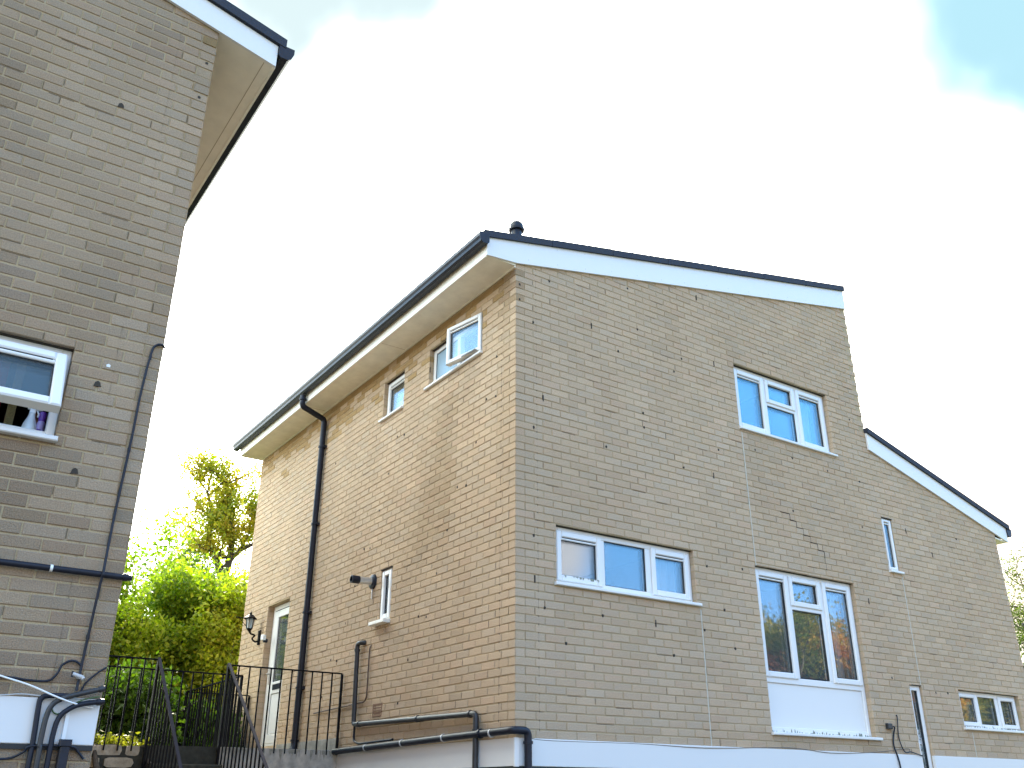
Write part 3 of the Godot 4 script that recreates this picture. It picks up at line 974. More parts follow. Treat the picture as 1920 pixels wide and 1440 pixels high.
func front_windows(h: Node3D) -> void:
	# upper right window
	var r := [3.249, 4.991, -1.122, -0.2857]
	var w := window_at(h, FRONT)
	frame(w, r, [3.83, 4.41], [[3.865, 4.375, -0.645]])
	sash(w, 3.285, 3.822, -1.09, -0.322, true)
	sash(w, 3.85, 4.39, -0.645, -0.33, false, "glass", Transform3D(), 0.055)
	glazing(w, 3.865, 4.375, -1.067, -0.68, REC - 0.012)
	sash(w, 4.43, 4.955, -1.09, -0.322, true)
	sill(w, 3.235, 5.03, -1.122, 0.03)
	curtain(w, 4.62, 4.98, -1.14, -0.3)
	# long window at the corner
	r = [0.478, 2.301, -3.318, -2.7607]
	w = window_at(h, FRONT)
	frame(w, r, [1.086, 1.70])
	sash(w, 0.512, 1.075, -3.288, -2.795, true)
	glazing(w, 1.121, 1.665, -3.263, -2.816, REC - 0.012)
	sash(w, 1.735, 2.268, -3.288, -2.795, true)
	sill(w, 0.448, 2.345, -3.318, 0.035, false)
	var al := MB.new()
	for k in 26:
		var u := rng.randf_range(0.60, 1.02)
		al.box(Vector3(u, -3.232 - rng.randf() * 0.018, REC + 0.016), Vector3(u + rng.randf_range(0.004, 0.016), -3.226, REC + 0.0172 + rng.randf() * 0.001))
	obj("algae_stain", al, M.algae, w)
	curtain(w, 1.98, 2.29, -3.33, -2.77)
	# tall window with white panel
	r = [3.255, 4.990, -4.535, -2.785]
	w = window_at(h, FRONT)
	frame(w, r, [], [[3.30, 4.945, -3.995]])
	var mu := MB.new()
	for m in [3.84, 4.42]: bar(mu, m - 0.035, m + 0.035, -3.96, -2.84, REC - 0.06, REC - 0.001, 0.005)
	bar(mu, 3.875, 4.385, -3.205, -3.145, REC - 0.06, REC - 0.0015, 0.005)
	obj("mullion", mu, M.upvc, w)
	sash(w, 3.29, 3.83, -3.975, -2.82, true)
	sash(w, 3.855, 4.40, -3.165, -2.825, false, "glass", Transform3D(), 0.06)
	glazing(w, 3.875, 4.385, -3.95, -3.205, REC - 0.012)
	sash(w, 4.44, 4.958, -3.975, -2.82, true)
	var pn := MB.new()
	pn.cham(Vector3(3.31, -4.485, REC - 0.05), Vector3(4.935, -4.03, REC - 0.018), 0.004)
	obj("panel", pn, M.upvc, w).set_meta("label", "plain white panel below the glass")
	sill(w, 3.235, 5.065, -4.537, 0.035, true)
	curtain(w, 4.86, 4.98, -4.0, -2.80)
	# slim upper window
	r = [5.780, 5.996, -2.515, -1.822]
	w = window_at(h, FRONT * Transform3D(Basis(), Vector3(0, 0, 0.038)))
	frame(w, r, [], [], 0.03)
	sash(w, 5.795, 5.981, -2.50, -1.838, true, "glass", Transform3D(), 0.036)
	sill(w, 5.765, 6.035, -2.515, 0.0)
	# tall slim light by the lower corner
	r = [5.792, 6.030, -6.0, -3.908]
	w = window_at(h, FRONT * Transform3D(Basis(), Vector3(0, 0, 0.03)))
	frame(w, r, [], [], 0.06)
	glazing(w, 5.852, 5.97, -5.95, -3.958, REC - 0.012)
	var tp := MB.new()
	for k in 5: tp.box(Vector3(5.90 + rng.randf_range(-0.02, 0.03), -4.45 - k * 0.06, -0.12), Vector3(5.96, -4.41 - k * 0.06, -0.115))
	obj("torn_paper", tp, M.bottle_white, w)
	# low right window
	r = [6.816, 8.21, -4.352, -3.906]
	w = window_at(h, FRONT)
	frame(w, r, [7.283, 7.747])
	sash(w, 6.845, 7.272, -4.328, -3.935, false, "glass", Transform3D(), 0.05)
	glazing(w, 7.318, 7.712, -4.297, -3.961, REC - 0.012)
	sash(w, 7.78, 8.182, -4.328, -3.935, false, "glass", Transform3D(), 0.05)
	sill(w, 6.78, 8.25, -4.352, 0.035, true)

func side_windows(h: Node3D) -> void:
	# two-light window, one sash swung open
	var w := window_at(h, TAN)
	frame(w, [-1.816, -0.647, -0.768, -0.2857], [-1.235])
	glazing(w, -1.761, -1.27, -0.713, -0.341, REC - 0.012, "frosted")
	var hinge := Vector3(-0.665, 0, REC + 0.055)
	var at := Transform3D(Basis(), hinge) * Transform3D(Basis(Vector3.UP, deg_to_rad(11.0)), Vector3.ZERO) * Transform3D(Basis(), -Vector3(-0.665, 0, REC))
	sash(w, -1.235, -0.665, -0.745, -0.285, true, "glass", at, 0.05)
	var st := MB.new()
	st.box(Vector3(-0.95, -0.738, REC - 0.02), Vector3(-0.70, -0.732, REC + 0.05), Transform3D(Basis(Vector3.UP, deg_to_rad(6.0)), Vector3.ZERO))
	obj("stay", st, M.metal, w)
	sill(w, -1.87, -0.63, -0.768, 0.035)
	# small frosted window
	w = window_at(h, TAN)
	frame(w, [-2.994, -2.446, -0.793, -0.2857], [], [], 0.035)
	sash(w, -2.970, -2.470, -0.772, -0.309, true, "glass", Transform3D(), 0.052)
	var net := MB.new()
	net.box(Vector3(-2.96, -0.78, -0.16), Vector3(-2.48, -0.555, -0.155))
	obj("net_curtain", net, M.curtain, w)
	sill(w, -3.05, -2.43, -0.793, 0.035)
	# slot window
	w = window_at(h, TAN * Transform3D(Basis(), Vector3(0, 0, 0.042)))
	frame(w, [-2.753, -2.487, -3.355, -2.765], [], [], 0.03)
	sash(w, -2.733, -2.507, -3.335, -2.785, false, "glass", Transform3D(), 0.058)
	var sl := MB.new()
	sl.cham(Vector3(-2.84, -3.395, -0.10), Vector3(-2.47, -3.355, 0.045), 0.006)
	obj("sill", sl, M.upvc_cream, w)
	# front door
	var d := Node3D.new()
	d.name = "door"
	h.add_child(d, true)
	d.transform = TAN
	d.set_meta("label", "white plastic front door with long glass and black letterbox")
	var W := -0.095
	var f := MB.new()
	bar(f, -6.43, -6.36, -4.548, -2.62, W - 0.06, W, 0.005)
	bar(f, -5.655, -5.585, -4.548, -2.62, W - 0.06, W, 0.005)
	bar(f, -6.36, -5.655, -2.69, -2.62, W - 0.06, W, 0.005)
	bar(f, -6.36, -5.655, -4.548, -4.515, W - 0.06, W + 0.01, 0.005)
	obj("frame", f, M.upvc, d)
	var lf := MB.new()
	bar(lf, -6.35, -6.20, -4.512, -2.70, W - 0.055, W + 0.008, 0.006)
	bar(lf, -5.80, -5.665, -4.512, -2.70, W - 0.055, W + 0.008, 0.006)
	bar(lf, -6.20, -5.80, -2.80, -2.70, W - 0.055, W + 0.008, 0.006)
	bar(lf, -6.20, -5.80, -3.86, -3.70, W - 0.055, W + 0.008, 0.006)
	bar(lf, -6.20, -5.80, -4.512, -4.39, W - 0.055, W + 0.008, 0.006)
	bar(lf, -6.20, -5.80, -4.39, -3.86, W - 0.055, W - 0.006, 0.004)
	obj("leaf", lf, M.upvc, d)
	var seam := MB.new()
	for q in [[-6.358, -6.351, -4.515, -2.695], [-5.663, -5.657, -4.515, -2.695]]: seam.box(Vector3(q[0], q[2], W - 0.02), Vector3(q[1], q[3], W + 0.003))
	seam.box(Vector3(-6.35, -2.698, W - 0.02), Vector3(-5.66, -2.692, W + 0.003))
	ring(seam, -6.20, -5.80, -4.39, -3.86, 0.006, W - 0.012, W - 0.003, 0.001)
	obj("seam", seam, M.gasket, d)
	glazing(d, -6.20, -5.80, -3.70, -2.80, W - 0.01)
	var lb := MB.new()
	lb.cham(Vector3(-6.14, -3.81, W - 0.01), Vector3(-5.86, -3.735, W + 0.018), 0.005)
	obj("letterbox", lb, M.black_plastic, d)
	var hd := MB.new()
	hd.cham(Vector3(-6.33, -3.72, W), Vector3(-6.295, -3.50, W + 0.018), 0.004)
	hd.tube([Vector3(-6.312, -3.58, W + 0.01), Vector3(-6.312, -3.58, W + 0.055), Vector3(-6.20, -3.585, W + 0.058)], 0.009, 8)
	obj("handle", hd, M.metal, d)
	# concrete plinth along the foot of the wall and air brick
	var pl := MB.new()
	pl.cham(Vector3(-5.5, -4.70, -0.01), Vector3(-3.6, -4.55, 0.022), 0.006, TAN)
	obj("plinth", pl, M.concrete, h)
	var ab := MB.new()
	ring(ab, -2.76, -2.54, -4.376, -4.238, 0.018, -0.02, 0.004, 0.003)
	for k in 4: bar(ab, -2.742, -2.558, -4.342 + k * 0.027, -4.332 + k * 0.027, -0.02, 0.003, 0.002)
	for k in 5: bar(ab, -2.715 + k * 0.030, -2.705 + k * 0.030, -4.358, -4.256, -0.02, 0.002, 0.002)
	var abo := obj("air_brick", ab, M.terracotta, h)
	abo.transform = TAN
	var abk := MB.new()
	abk.box(Vector3(-2.745, -4.36, -0.02), Vector3(-2.555, -4.25, -0.012))
	obj("grille_back", abk, M.hole, abo)

const LEFT := Transform3D(Vector3(1, 0, 0), Vector3(0, 1, 0), Vector3(0, 0, 1), Vector3(-3.64, 0, 1.4))
const LSIDE := Transform3D(Vector3(0, 0, -1), Vector3(0, 1, 0), Vector3(1, 0, 0), Vector3(-3.64, 0, 1.4))

func left_house() -> void:
	var h := thing("brick_house", "tall grey brick house end close by with white bargeboard and open kitchen window", "house")
	var fs := [[-6.0, 0.0, 1.50, 0.10]]
	var fh := [[-1.95, -0.495, -3.335, -2.7357]]
	var ss := [[0.0, 8.0, 0.10, 0.10]]
	var wf := wall(h, LEFT, fs, fh, "grey brick gable wall of the nearer house")
	var ws := wall(h, LSIDE, ss, [], "side wall of the nearer house")
	var list := []
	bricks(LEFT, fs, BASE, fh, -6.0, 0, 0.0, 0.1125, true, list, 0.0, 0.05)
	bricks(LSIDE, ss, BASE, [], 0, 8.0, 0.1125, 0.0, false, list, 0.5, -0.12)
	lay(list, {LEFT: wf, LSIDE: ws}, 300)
	var sh := MB.new()
	inner_shell(h, LEFT, fs, fh, sh)
	inner_shell(h, LSIDE, ss, [], sh)
	sh.box(Vector3(-9.6, -2.5, -6.5), Vector3(-3.95, -2.4, 1.1))
	sh.box(Vector3(-9.6, -4.9, -6.5), Vector3(-3.95, -4.75, 1.1))
	sh.box(Vector3(-9.6, -4.75, -1.6), Vector3(-3.95, -2.5, -1.5))
	obj("inner_wall", sh, M.inside, h)
	var bk := MB.new()
	bk.box(Vector3(-9.64, BASE, -6.6), Vector3(-9.52, 1.5, 1.28))
	bk.box(Vector3(-9.64, BASE, -6.6), Vector3(-3.76, 0.1, -6.48))
	bk.prism([Vector2(-9.64, 0.1), Vector2(-3.76, 0.1), Vector2(-9.64, 1.5)], -6.6, -6.48)
	obj("rear_wall", bk, M.mortar, h)
	# roof edge
	var z := 1.4
	var bb := MB.new()
	bb.prism([Vector2(-3.2, -0.088), Vector2(-3.2, 0.115), Vector2(-9.7, 1.680), Vector2(-9.7, 1.407)], z + 0.0025, z + 0.026)
	obj("bargeboard", bb, M.board, h).set_meta("label", "white bargeboard dropping to the eaves corner")
	var rf := MB.new()
	rf.prism([Vector2(-9.7, 1.675), Vector2(-3.2, 0.110), Vector2(-3.15, 0.165), Vector2(-9.7, 1.735)], -6.7, z + 0.03)
	obj("roof", rf, M.felt, h)
	for k in 8:
		var u1 := -3.145 - 0.82 * k
		var u0 := u1 - 0.815
		var y0 := 0.118 + 0.2408 * (-3.2 - u0)
		var y1 := 0.118 + 0.2408 * (-3.2 - u1)
		var vc := MB.new()
		vc.prism([Vector2(u0, y0), Vector2(u1, y1), Vector2(u1, y1 + 0.082), Vector2(u0, y0 + 0.082)], z - 0.12, z + 0.052)
		obj("verge_cap", vc, M.felt, h)
	var sf := MB.new()
	sf.prism([Vector2(-3.64, 0.018), Vector2(-3.215, -0.080), Vector2(-3.215, -0.060), Vector2(-3.64, 0.038)], -6.7, z)
	obj("soffit", sf, M.soffit, h)
	var sj := MB.new()
	sj.prism([Vector2(-3.285, -0.0655), Vector2(-3.279, -0.0669), Vector2(-3.279, -0.055), Vector2(-3.285, -0.055)], -6.7, z - 0.01)
	obj("soffit_joint", sj, M.seam_tan, h)
	var fa := MB.new()
	fa.box(Vector3(-3.215, -0.088, -6.7), Vector3(-3.195, 0.11, z))
	obj("fascia", fa, M.upvc_cream, h)
	gutter(h, -3.195, 1.0, 0.005, z + 0.035, -6.75)
	# white band
	var bd := MB.new()
	bd.cham(Vector3(-9.6, -4.925, z - 0.02), Vector3(-3.645, -4.702, z + 0.014), 0.004)
	obj("floor_band", bd, M.render_white, h).set_meta("label", "white band across the nearer house")
	var dk := MB.new()
	dk.box(Vector3(-9.6, -4.95, z - 0.02), Vector3(-3.645, -4.926, z + 0.012))
	obj("band_edge", dk, M.gasket, h)
	for p in [[-3.69, -0.30], [-3.70, -0.62]]:
		var q := MB.new()
		q.prism([Vector2(-0.009, -0.01), Vector2(0.009, -0.01), Vector2(0.011, 0.006), Vector2(0, 0.012), Vector2(-0.011, 0.006)], -0.01, 0.0024)
		obj("drill_plug", q, M.hole, h).position = Vector3(p[0], p[1], z)
	for p in [[-4.18, -0.93], [-3.975, -2.93], [-4.0, -3.48]]:
		var q := MB.new()
		q.prism([Vector2(-0.02, -0.018), Vector2(0.022, -0.014), Vector2(0.014, 0.012), Vector2(0, 0.02), Vector2(-0.014, 0.01)], -0.01, 0.0024)
		obj("drill_plug", q, M.hole, h).position = Vector3(p[0], p[1], z)
	var wd := MB.new()
	wd.prism([Vector2(-0.010, -0.009), Vector2(0.010, -0.009), Vector2(0.012, 0.004), Vector2(0.0, 0.012), Vector2(-0.012, 0.004)], -0.01, 0.0026)
	obj("filler_dot", wd, M.white_paint, h).position = Vector3(-3.935, -2.80, z)
	# kitchen window, top-hung sash propped open
	var w := window_at(h, LEFT)
	frame(w, [-1.95, -0.495, -3.310, -2.7357], [], [], 0.05)
	var at := Transform3D(Basis(), Vector3(0, -2.785, REC + 0.03)) * Transform3D(Basis(Vector3.RIGHT, deg_to_rad(-27.0)), Vector3.ZERO) * Transform3D(Basis(), Vector3(0, 2.785, -REC))
	sash(w, -1.92, -0.520, -3.235, -2.785, true, "glass", at, 0.062)
	sill(w, -2.0, -0.485, -3.310, 0.05)
	var cu := MB.new()
	cu.box(Vector3(-1.1, -3.3, -0.42), Vector3(-0.78, -2.75, -0.40))
	obj("blind", cu, M.red_cloth, w)
	var cu2 := MB.new()
	cu2.box(Vector3(-0.745, -3.3, -0.36), Vector3(-0.70, -2.75, -0.32))
	obj("side_post", cu2, M.lichen, w)
	var ledge := MB.new()
	ledge.box(Vector3(-1.95, -3.33, -0.32), Vector3(-0.495, -3.305, -0.12))
	obj("window_board", ledge, M.upvc, w)

# ---------------------------------------------------------------- landing, steps, railings
func railing(called: String, label: String, a: Vector3, b: Vector3, gap: float, bottom_a: float, bottom_b: float, group := "iron railings round the landing", rail_r := 0.014, posts := true, ends := 0.0) -> Node3D:
	var o := thing(called, label, "railing", Vector3.ZERO, group)
	var rl := MB.new()
	var d := (b - a).normalized()
	var side := d.cross(Vector3.UP).normalized()
	var up := side.cross(d)
	var t := Transform3D(Basis(d, up, side), a)
	rl.cham(Vector3(-0.015, -0.007, -0.016), Vector3(a.distance_to(b) + ends, 0.007, 0.016), 0.002, t)
	obj("top_rail", rl, M.rail_paint if called == "stair_handrail" else M.iron, o)
	var n := int(round(Vector2(a.x - b.x, a.z - b.z).length() / gap))
	for i in n + 1:
		var f := float(i) / n
		var p := a.lerp(b, f)
		var lo := lerpf(bottom_a, bottom_b, f)
		var wd := 0.007
		if posts and (i == 0 or i == n): wd = 0.012
		var m := MB.new()
		m.box(Vector3(p.x - wd, lo - 0.05, p.z - wd), Vector3(p.x + wd, p.y - 0.006, p.z + wd))
		obj("post" if wd > 0.01 else "baluster", m, M.iron, o)
	return o

func steps_and_rails() -> void:
	var FZ := -3.57
	var Y := -4.685
	# landing slab and walkway
	var s := MB.new()
	s.box(Vector3(-1.38, -4.98, -4.56), Vector3(-0.002, Y, FZ))
	s.box(Vector3(-0.95, -4.98, -6.9), Vector3(-0.002, Y - 0.002, -4.56))
	struct("landing", s, M.pale_concrete)
	s = MB.new()
	s.box(Vector3(-2.14, -4.98, -4.56), Vector3(-1.382, Y - 0.001, FZ - 0.02))
	s.box(Vector3(-3.63, -4.98, -4.56), Vector3(-2.14, Y - 0.02, FZ - 0.02))
	struct("landing", s, M.mossy_concrete)
	var bw := MB.new()
	bw.box(Vector3(-1.38, BASE, -3.9), Vector3(-0.002, -4.98, FZ))
	var bwo := thing("retaining_wall", "pale stained concrete wall under the landing beside the steps", "wall")
	obj("wall_face", bw, M.pale_concrete, bwo)
	var stn := MB.new()
	for k in 60:
		var x := rng.randf_range(-1.35, -0.05)
		var ln := rng.randf_range(0.015, 0.09) * (2.0 if k % 9 == 0 else 1.0)
		var wd := rng.randf_range(0.003, 0.02)
		stn.prism([Vector2(x + wd * 0.4, -4.70 - ln), Vector2(x + wd, -4.70 - ln * 0.7), Vector2(x + wd * 1.6, -4.69), Vector2(x - wd * 0.6, -4.69)], FZ - 0.002, FZ + 0.0012 + 0.00002 * k)
	obj("water_stain", stn, M.damp, bwo).set_meta("kind", "stuff")
	# steps down towards the front
	var st := thing("concrete_steps", "dark concrete steps climbing between the two houses", "steps")
	for k in 11:
		var m := MB.new()
		var y := Y - 0.182 * (k + 1)
		var z0 := FZ - 0.02 + 0.24 * k
		m.cham(Vector3(-2.13, y - 0.19, z0 - 0.02), Vector3(-1.40, y, z0 + 0.25), 0.01)
		obj("step", m, M.mossy_concrete, st)
	# rubble wall on the left
	var rb := thing("rubble_wall", "low broken stone wall with mossy coping left of the steps", "wall")
	var core := MB.new()
	core.box(Vector3(-3.6, BASE, -3.80), Vector3(-2.18, -4.80, FZ - 0.03))
	obj("core", core, M.soil, rb)
	var x := -3.55
	var row := 0
	for yy in [[-4.80, -4.69], [-4.91, -4.81], [-5.05, -4.92], [-5.22, -5.06]]:
		x = -3.58 + 0.07 * (row % 2)
		while x < -2.28:
			var l := rng.randf_range(0.16, 0.36)
			var m := MB.new()
			var x1 := minf(x + l, -2.19)
			var jz := rng.randf_range(-0.02, 0.03)
			var pts := []
			for q in 9:
				var a := TAU * q / 9.0
				var e := Vector2(signf(cos(a)) * pow(absf(cos(a)), 0.45), signf(sin(a)) * pow(absf(sin(a)), 0.45))
				pts.append(Vector2((x + x1) / 2 + e.x * (x1 - x) * 0.485 * rng.randf_range(0.92, 1.0), (yy[0] + yy[1]) / 2 + e.y * (yy[1] - yy[0]) * 0.48 * rng.randf_range(0.88, 1.04)))
			m.prism(pts, FZ - 0.2, FZ + jz)
			obj("stone", m, M.stone, rb)
			x = x1 + 0.015
		row += 1
	# railings
	var top := -3.842
	railing("railing", "black iron railing along the landing edge against the side wall", Vector3(-1.396, top, FZ + 0.0), Vector3(-0.03, top, FZ), 0.1265, Y, Y)
	railing("railing", "black iron railing on the stone wall left of the steps", Vector3(-3.62, top, FZ), Vector3(-2.15, top, FZ), 0.135, -4.70, -4.70)
	railing("railing", "black iron railing across the back of the landing", Vector3(-3.62, top, -4.45), Vector3(-0.93, top, -4.45), 0.118, Y, Y)
	railing("railing", "black iron side railing of the walkway to the door", Vector3(-0.92, top, -4.50), Vector3(-0.92, top, -6.70), 0.11, Y, Y)
	railing("railing", "short black iron railing closing the far end of the walkway", Vector3(-0.92, top, -6.76), Vector3(-0.02, top, -6.76), 0.115, Y, Y)
	# sloping handrails with balusters
	for q in [[-1.396, 0.735, "sloping blue black handrail on the right of the steps"], [-2.15, 0.82, "sloping blue black handrail on the left of the steps"]]:
		var a := Vector3(q[0], top + 0.005, FZ + 0.03)
		var b := Vector3(q[0], top - q[1] * 2.4, FZ + 2.43)
		railing("stair_handrail", q[2], a, b, 0.115, Y - 0.18, Y - 0.18 - 0.758 * 2.4, "stair handrails", 0.014, true)

# ---------------------------------------------------------------- pipes and cables
func arc(a: Vector3, corner: Vector3, b: Vector3, r: float, n := 5) -> Array:
	var p := corner + (a - corner).normalized() * r
	var q := corner + (b - corner).normalized() * r
	var out := []
	for i in n + 1:
		var f := float(i) / n
		out.append(p.lerp(corner, f).lerp(corner.lerp(q, f), f))
	return out

func run(pts: Array, r: float) -> Array:   # rounds the corners of a polyline
	var out := [pts[0]]
	for i in range(1, pts.size() - 1): out.append_array(arc(pts[i - 1], pts[i], pts[i + 1], r))
	out.append(pts[pts.size() - 1])
	return out

func smooth(pts: Array, n := 6) -> Array:
	var out := []
	for i in pts.size() - 1:
		var p0: Vector3 = pts[maxi(i - 1, 0)]
		var p1: Vector3 = pts[i]
		var p2: Vector3 = pts[i + 1]
		var p3: Vector3 = pts[mini(i + 2, pts.size() - 1)]
		for k in n: out.append(p1.cubic_interpolate(p2, p0, p3, float(k) / n))
	out.append(pts[pts.size() - 1])
	return out

func pipe(called: String, label: String, category: String, pts: Array, r: float, m: Material, clips: Array = [], group := "", clip_mat: Material = null) -> Node3D:
	var o := thing(called, label, category, Vector3.ZERO, group)
	var t := MB.new()
	t.tube(pts, r, 12)
	obj("tube", t, m, o)
	for q in clips:
		var c := MB.new()
		var d: Vector3 = q[1]
		c.tube([q[0] - d * 0.012, q[0] + d * 0.012], r * 1.28, 12)
		obj("clip" if clip_mat else "collar", c, clip_mat if clip_mat else m, o)
	return o

func pipes() -> void:
	# downpipe of the side eaves
	var x := -0.05
	var dp := run([Vector3(-0.43, 0.06, -4.74), Vector3(-0.43, -0.10, -4.74), Vector3(x, -0.20, -4.81), Vector3(x, -4.55, -4.81)], 0.05)
	var clips := []
	for y in [-0.62, -1.75, -2.95, -3.9]: clips.append([Vector3(x, y, -4.81), Vector3.UP])
	clips.append([Vector3(-0.43, 0.0, -4.74), Vector3.UP])
	clips.append([Vector3(x, -4.53, -4.81), Vector3.UP])
	var o := pipe("downpipe", "tall black rainwater downpipe running from the gutter to the landing", "drainpipe", dp, 0.041, M.black_plastic, clips)
	for y in [-0.62, -1.75, -2.95, -3.9]:
		var m := MB.new()
		m.box(Vector3(-0.05, y - 0.018, -4.875), Vector3(-0.001, y + 0.018, -4.745))
		obj("bracket", m, M.black_plastic, o)
	var sh := MB.new()
	sh.tube([Vector3(x, -4.545, -4.81), Vector3(x + 0.0, -4.60, -4.80), Vector3(x - 0.03, -4.65, -4.78)], 0.043, 12)
	obj("shoe", sh, M.black_plastic, o)
	# waste pipe with a long low run
	var X := -0.045
	pipe("waste_pipe", "bent dark grey waste pipe stepping along the side wall above the band", "pipe",
		run([Vector3(0.02, -3.545, -3.05), Vector3(X, -3.545, -3.06), Vector3(X, -3.545, -3.17), Vector3(X, -4.43, -3.13), Vector3(X, -4.475, -0.56), Vector3(X, -5.6, -0.56)], 0.045), 0.027, M.grey_plastic,
		[[Vector3(X, -3.62, -3.167), Vector3.UP], [Vector3(X, -4.432, -2.98), Vector3.BACK], [Vector3(X, -4.456, -1.65), Vector3.BACK], [Vector3(X, -4.473, -0.66), Vector3.BACK], [Vector3(X, -4.62, -0.56), Vector3.UP]])
	# soil pipe round the corner
	var so := pipe("soil_pipe", "thick black soil pipe along the white band turning down round the house corner", "pipe",
		run([Vector3(-0.058, -5.4, -3.63), Vector3(-0.058, -4.70, -3.63), Vector3(-0.058, -4.655, -0.9), Vector3(-0.058, -4.645, 0.055), Vector3(0.098, -4.645, 0.055), Vector3(0.098, -5.6, 0.055)], 0.05), 0.033, M.black_plastic,
		[[Vector3(-0.058, -4.65, -0.46), Vector3.BACK], [Vector3(0.098, -4.74, 0.055), Vector3.UP]])
	for z in [-2.75, -1.92, -1.1, -0.28]:
		var m := MB.new()
		var py := -4.655 if z > -0.9 else lerpf(-4.655, -4.70, (-0.9 - z) / 2.73)
		m.tube([Vector3(-0.058, py, z - 0.008), Vector3(-0.058, py, z + 0.008)], 0.038, 12)
		obj("clip", m, M.clip_grey, so)
	pipe("overflow_pipe", "thin black pipe dropping from the waste pipe to the soil pipe", "pipe",
		run([Vector3(-0.02, -4.40, -3.155), Vector3(-0.02, -4.60, -3.155), Vector3(-0.03, -4.635, -3.0), Vector3(-0.03, -4.625, -2.2)], 0.05), 0.013, M.black_plastic)
	pipe("copper_pipe", "thin brown copper pipe curving left below the slot window", "pipe",
		run([Vector3(0.01, -3.565, -2.90), Vector3(-0.018, -3.565, -2.90), Vector3(-0.018, -4.20, -2.90), Vector3(-0.018, -4.235, -4.35)], 0.09), 0.0085, M.copper_pipe)
	# nearer house
	var z := 1.4
	pipe("waste_pipe", "straight black pipe running level across the nearer grey wall", "pipe",
		[Vector3(-6.5, -4.03, z + 0.03), Vector3(-3.66, -4.045, z + 0.03), Vector3(-3.60, -4.045, z + 0.03)], 0.0175, M.black_plastic,
		[[Vector3(-3.635, -4.045, z + 0.03), Vector3.RIGHT]]).get_child(0)
	var wc := MB.new()
	wc.tube([Vector3(-4.026, -4.043, z + 0.03), Vector3(-4.012, -4.043, z + 0.03)], 0.0195, 12)
	tag(obj("pipe_clip", wc, M.white_paint), "white clip round the level black pipe on the nearer wall", "pipe clip")
	var c := z + 0.012
	pipe("cable", "long black cable running down the edge of the nearer grey wall", "cable",
		smooth([Vector3(-3.635, -2.59, z - 0.01), Vector3(-3.655, -2.585, c), Vector3(-3.69, -2.60, c), Vector3(-3.71, -2.66, c), Vector3(-3.728, -2.94, c), Vector3(-3.733, -3.25, c), Vector3(-3.748, -3.7, c), Vector3(-3.757, -4.0, z + 0.045), Vector3(-3.758, -4.05, z + 0.06), Vector3(-3.762, -4.1, z + 0.045), Vector3(-3.772, -4.5, c), Vector3(-3.777, -4.66, c + 0.01)]), 0.0075, M.black_plastic,
		[[Vector3(-3.7115, -2.69, c), Vector3.UP], [Vector3(-3.735, -3.3, c), Vector3.UP], [Vector3(-3.768, -4.38, c), Vector3.UP]])
	pipe("cable", "black cable looping up to join the long cable from the left", "cable",
		smooth([Vector3(-5.2, -4.60, c), Vector3(-4.4, -4.606, c), Vector3(-4.25, -4.608, c), Vector3(-4.15, -4.611, c), Vector3(-4.085, -4.613, c), Vector3(-4.016, -4.62, c), Vector3(-3.925, -4.618, c), Vector3(-3.887, -4.584, c), Vector3(-3.868, -4.535, c), Vector3(-3.833, -4.511, c), Vector3(-3.80, -4.513, c), Vector3(-3.775, -4.53, c)]), 0.006, M.black_plastic)
	pipe("cable", "white cable slanting across the top of the white band", "cable",
		smooth([Vector3(-5.2, -4.38, c + 0.03), Vector3(-4.45, -4.53, c + 0.035), Vector3(-4.28, -4.575, c + 0.04), Vector3(-4.15, -4.612, c + 0.045), Vector3(-4.01, -4.65, c + 0.06), Vector3(-3.882, -4.697, c + 0.065), Vector3(-3.784, -4.725, c + 0.05), Vector3(-3.68, -4.742, c + 0.02)]), 0.0045, M.white_paint)
	pipe("cable", "green and yellow earth wire looping over the white band", "cable",
		smooth([Vector3(-3.655, -4.682, c), Vector3(-3.722, -4.698, c + 0.01), Vector3(-3.766, -4.719, c + 0.03), Vector3(-3.806, -4.757, c + 0.02), Vector3(-3.848, -4.778, c + 0.01), Vector3(-3.877, -4.76, c + 0.02), Vector3(-3.876, -4.727, c + 0.04), Vector3(-3.845, -4.697, c + 0.02)]), 0.0035, mat("earth_green", Color(0.06, 0.12, 0.03), 0.5))
	pipe("cable", "short black cable curving up to the corner of the nearer wall", "cable",
		smooth([Vector3(-3.753, -4.665, c), Vector3(-3.737, -4.618, c), Vector3(-3.69, -4.565, c), Vector3(-3.645, -4.53, c)]), 0.005, M.black_plastic)
	pipe("cable", "black cable sagging below the white band of the nearer house", "cable",
		smooth([Vector3(-5.2, -5.02, c), Vector3(-4.3, -5.006, c), Vector3(-4.15, -5.002, c), Vector3(-4.07, -4.999, c), Vector3(-4.016, -4.991, c), Vector3(-3.97, -4.963, c + 0.02), Vector3(-3.94, -4.936, c + 0.03), Vector3(-3.76, -4.932, c + 0.02), Vector3(-3.713, -4.956, c), Vector3(-3.68, -4.99, c)]), 0.006, M.black_plastic)
	pipe("cable", "thin white telephone wire tacked along the top of the nearer band", "cable",
		smooth([Vector3(-5.2, -4.70, c + 0.008), Vector3(-4.35, -4.704, c + 0.008), Vector3(-4.22, -4.703, c + 0.008), Vector3(-4.13, -4.70, c + 0.008), Vector3(-4.03, -4.690, c + 0.008), Vector3(-3.93, -4.694, c + 0.008), Vector3(-3.66, -4.70, c + 0.008)]), 0.003, M.clip_grey)
	var g := "curved black conduits on the nearer house"
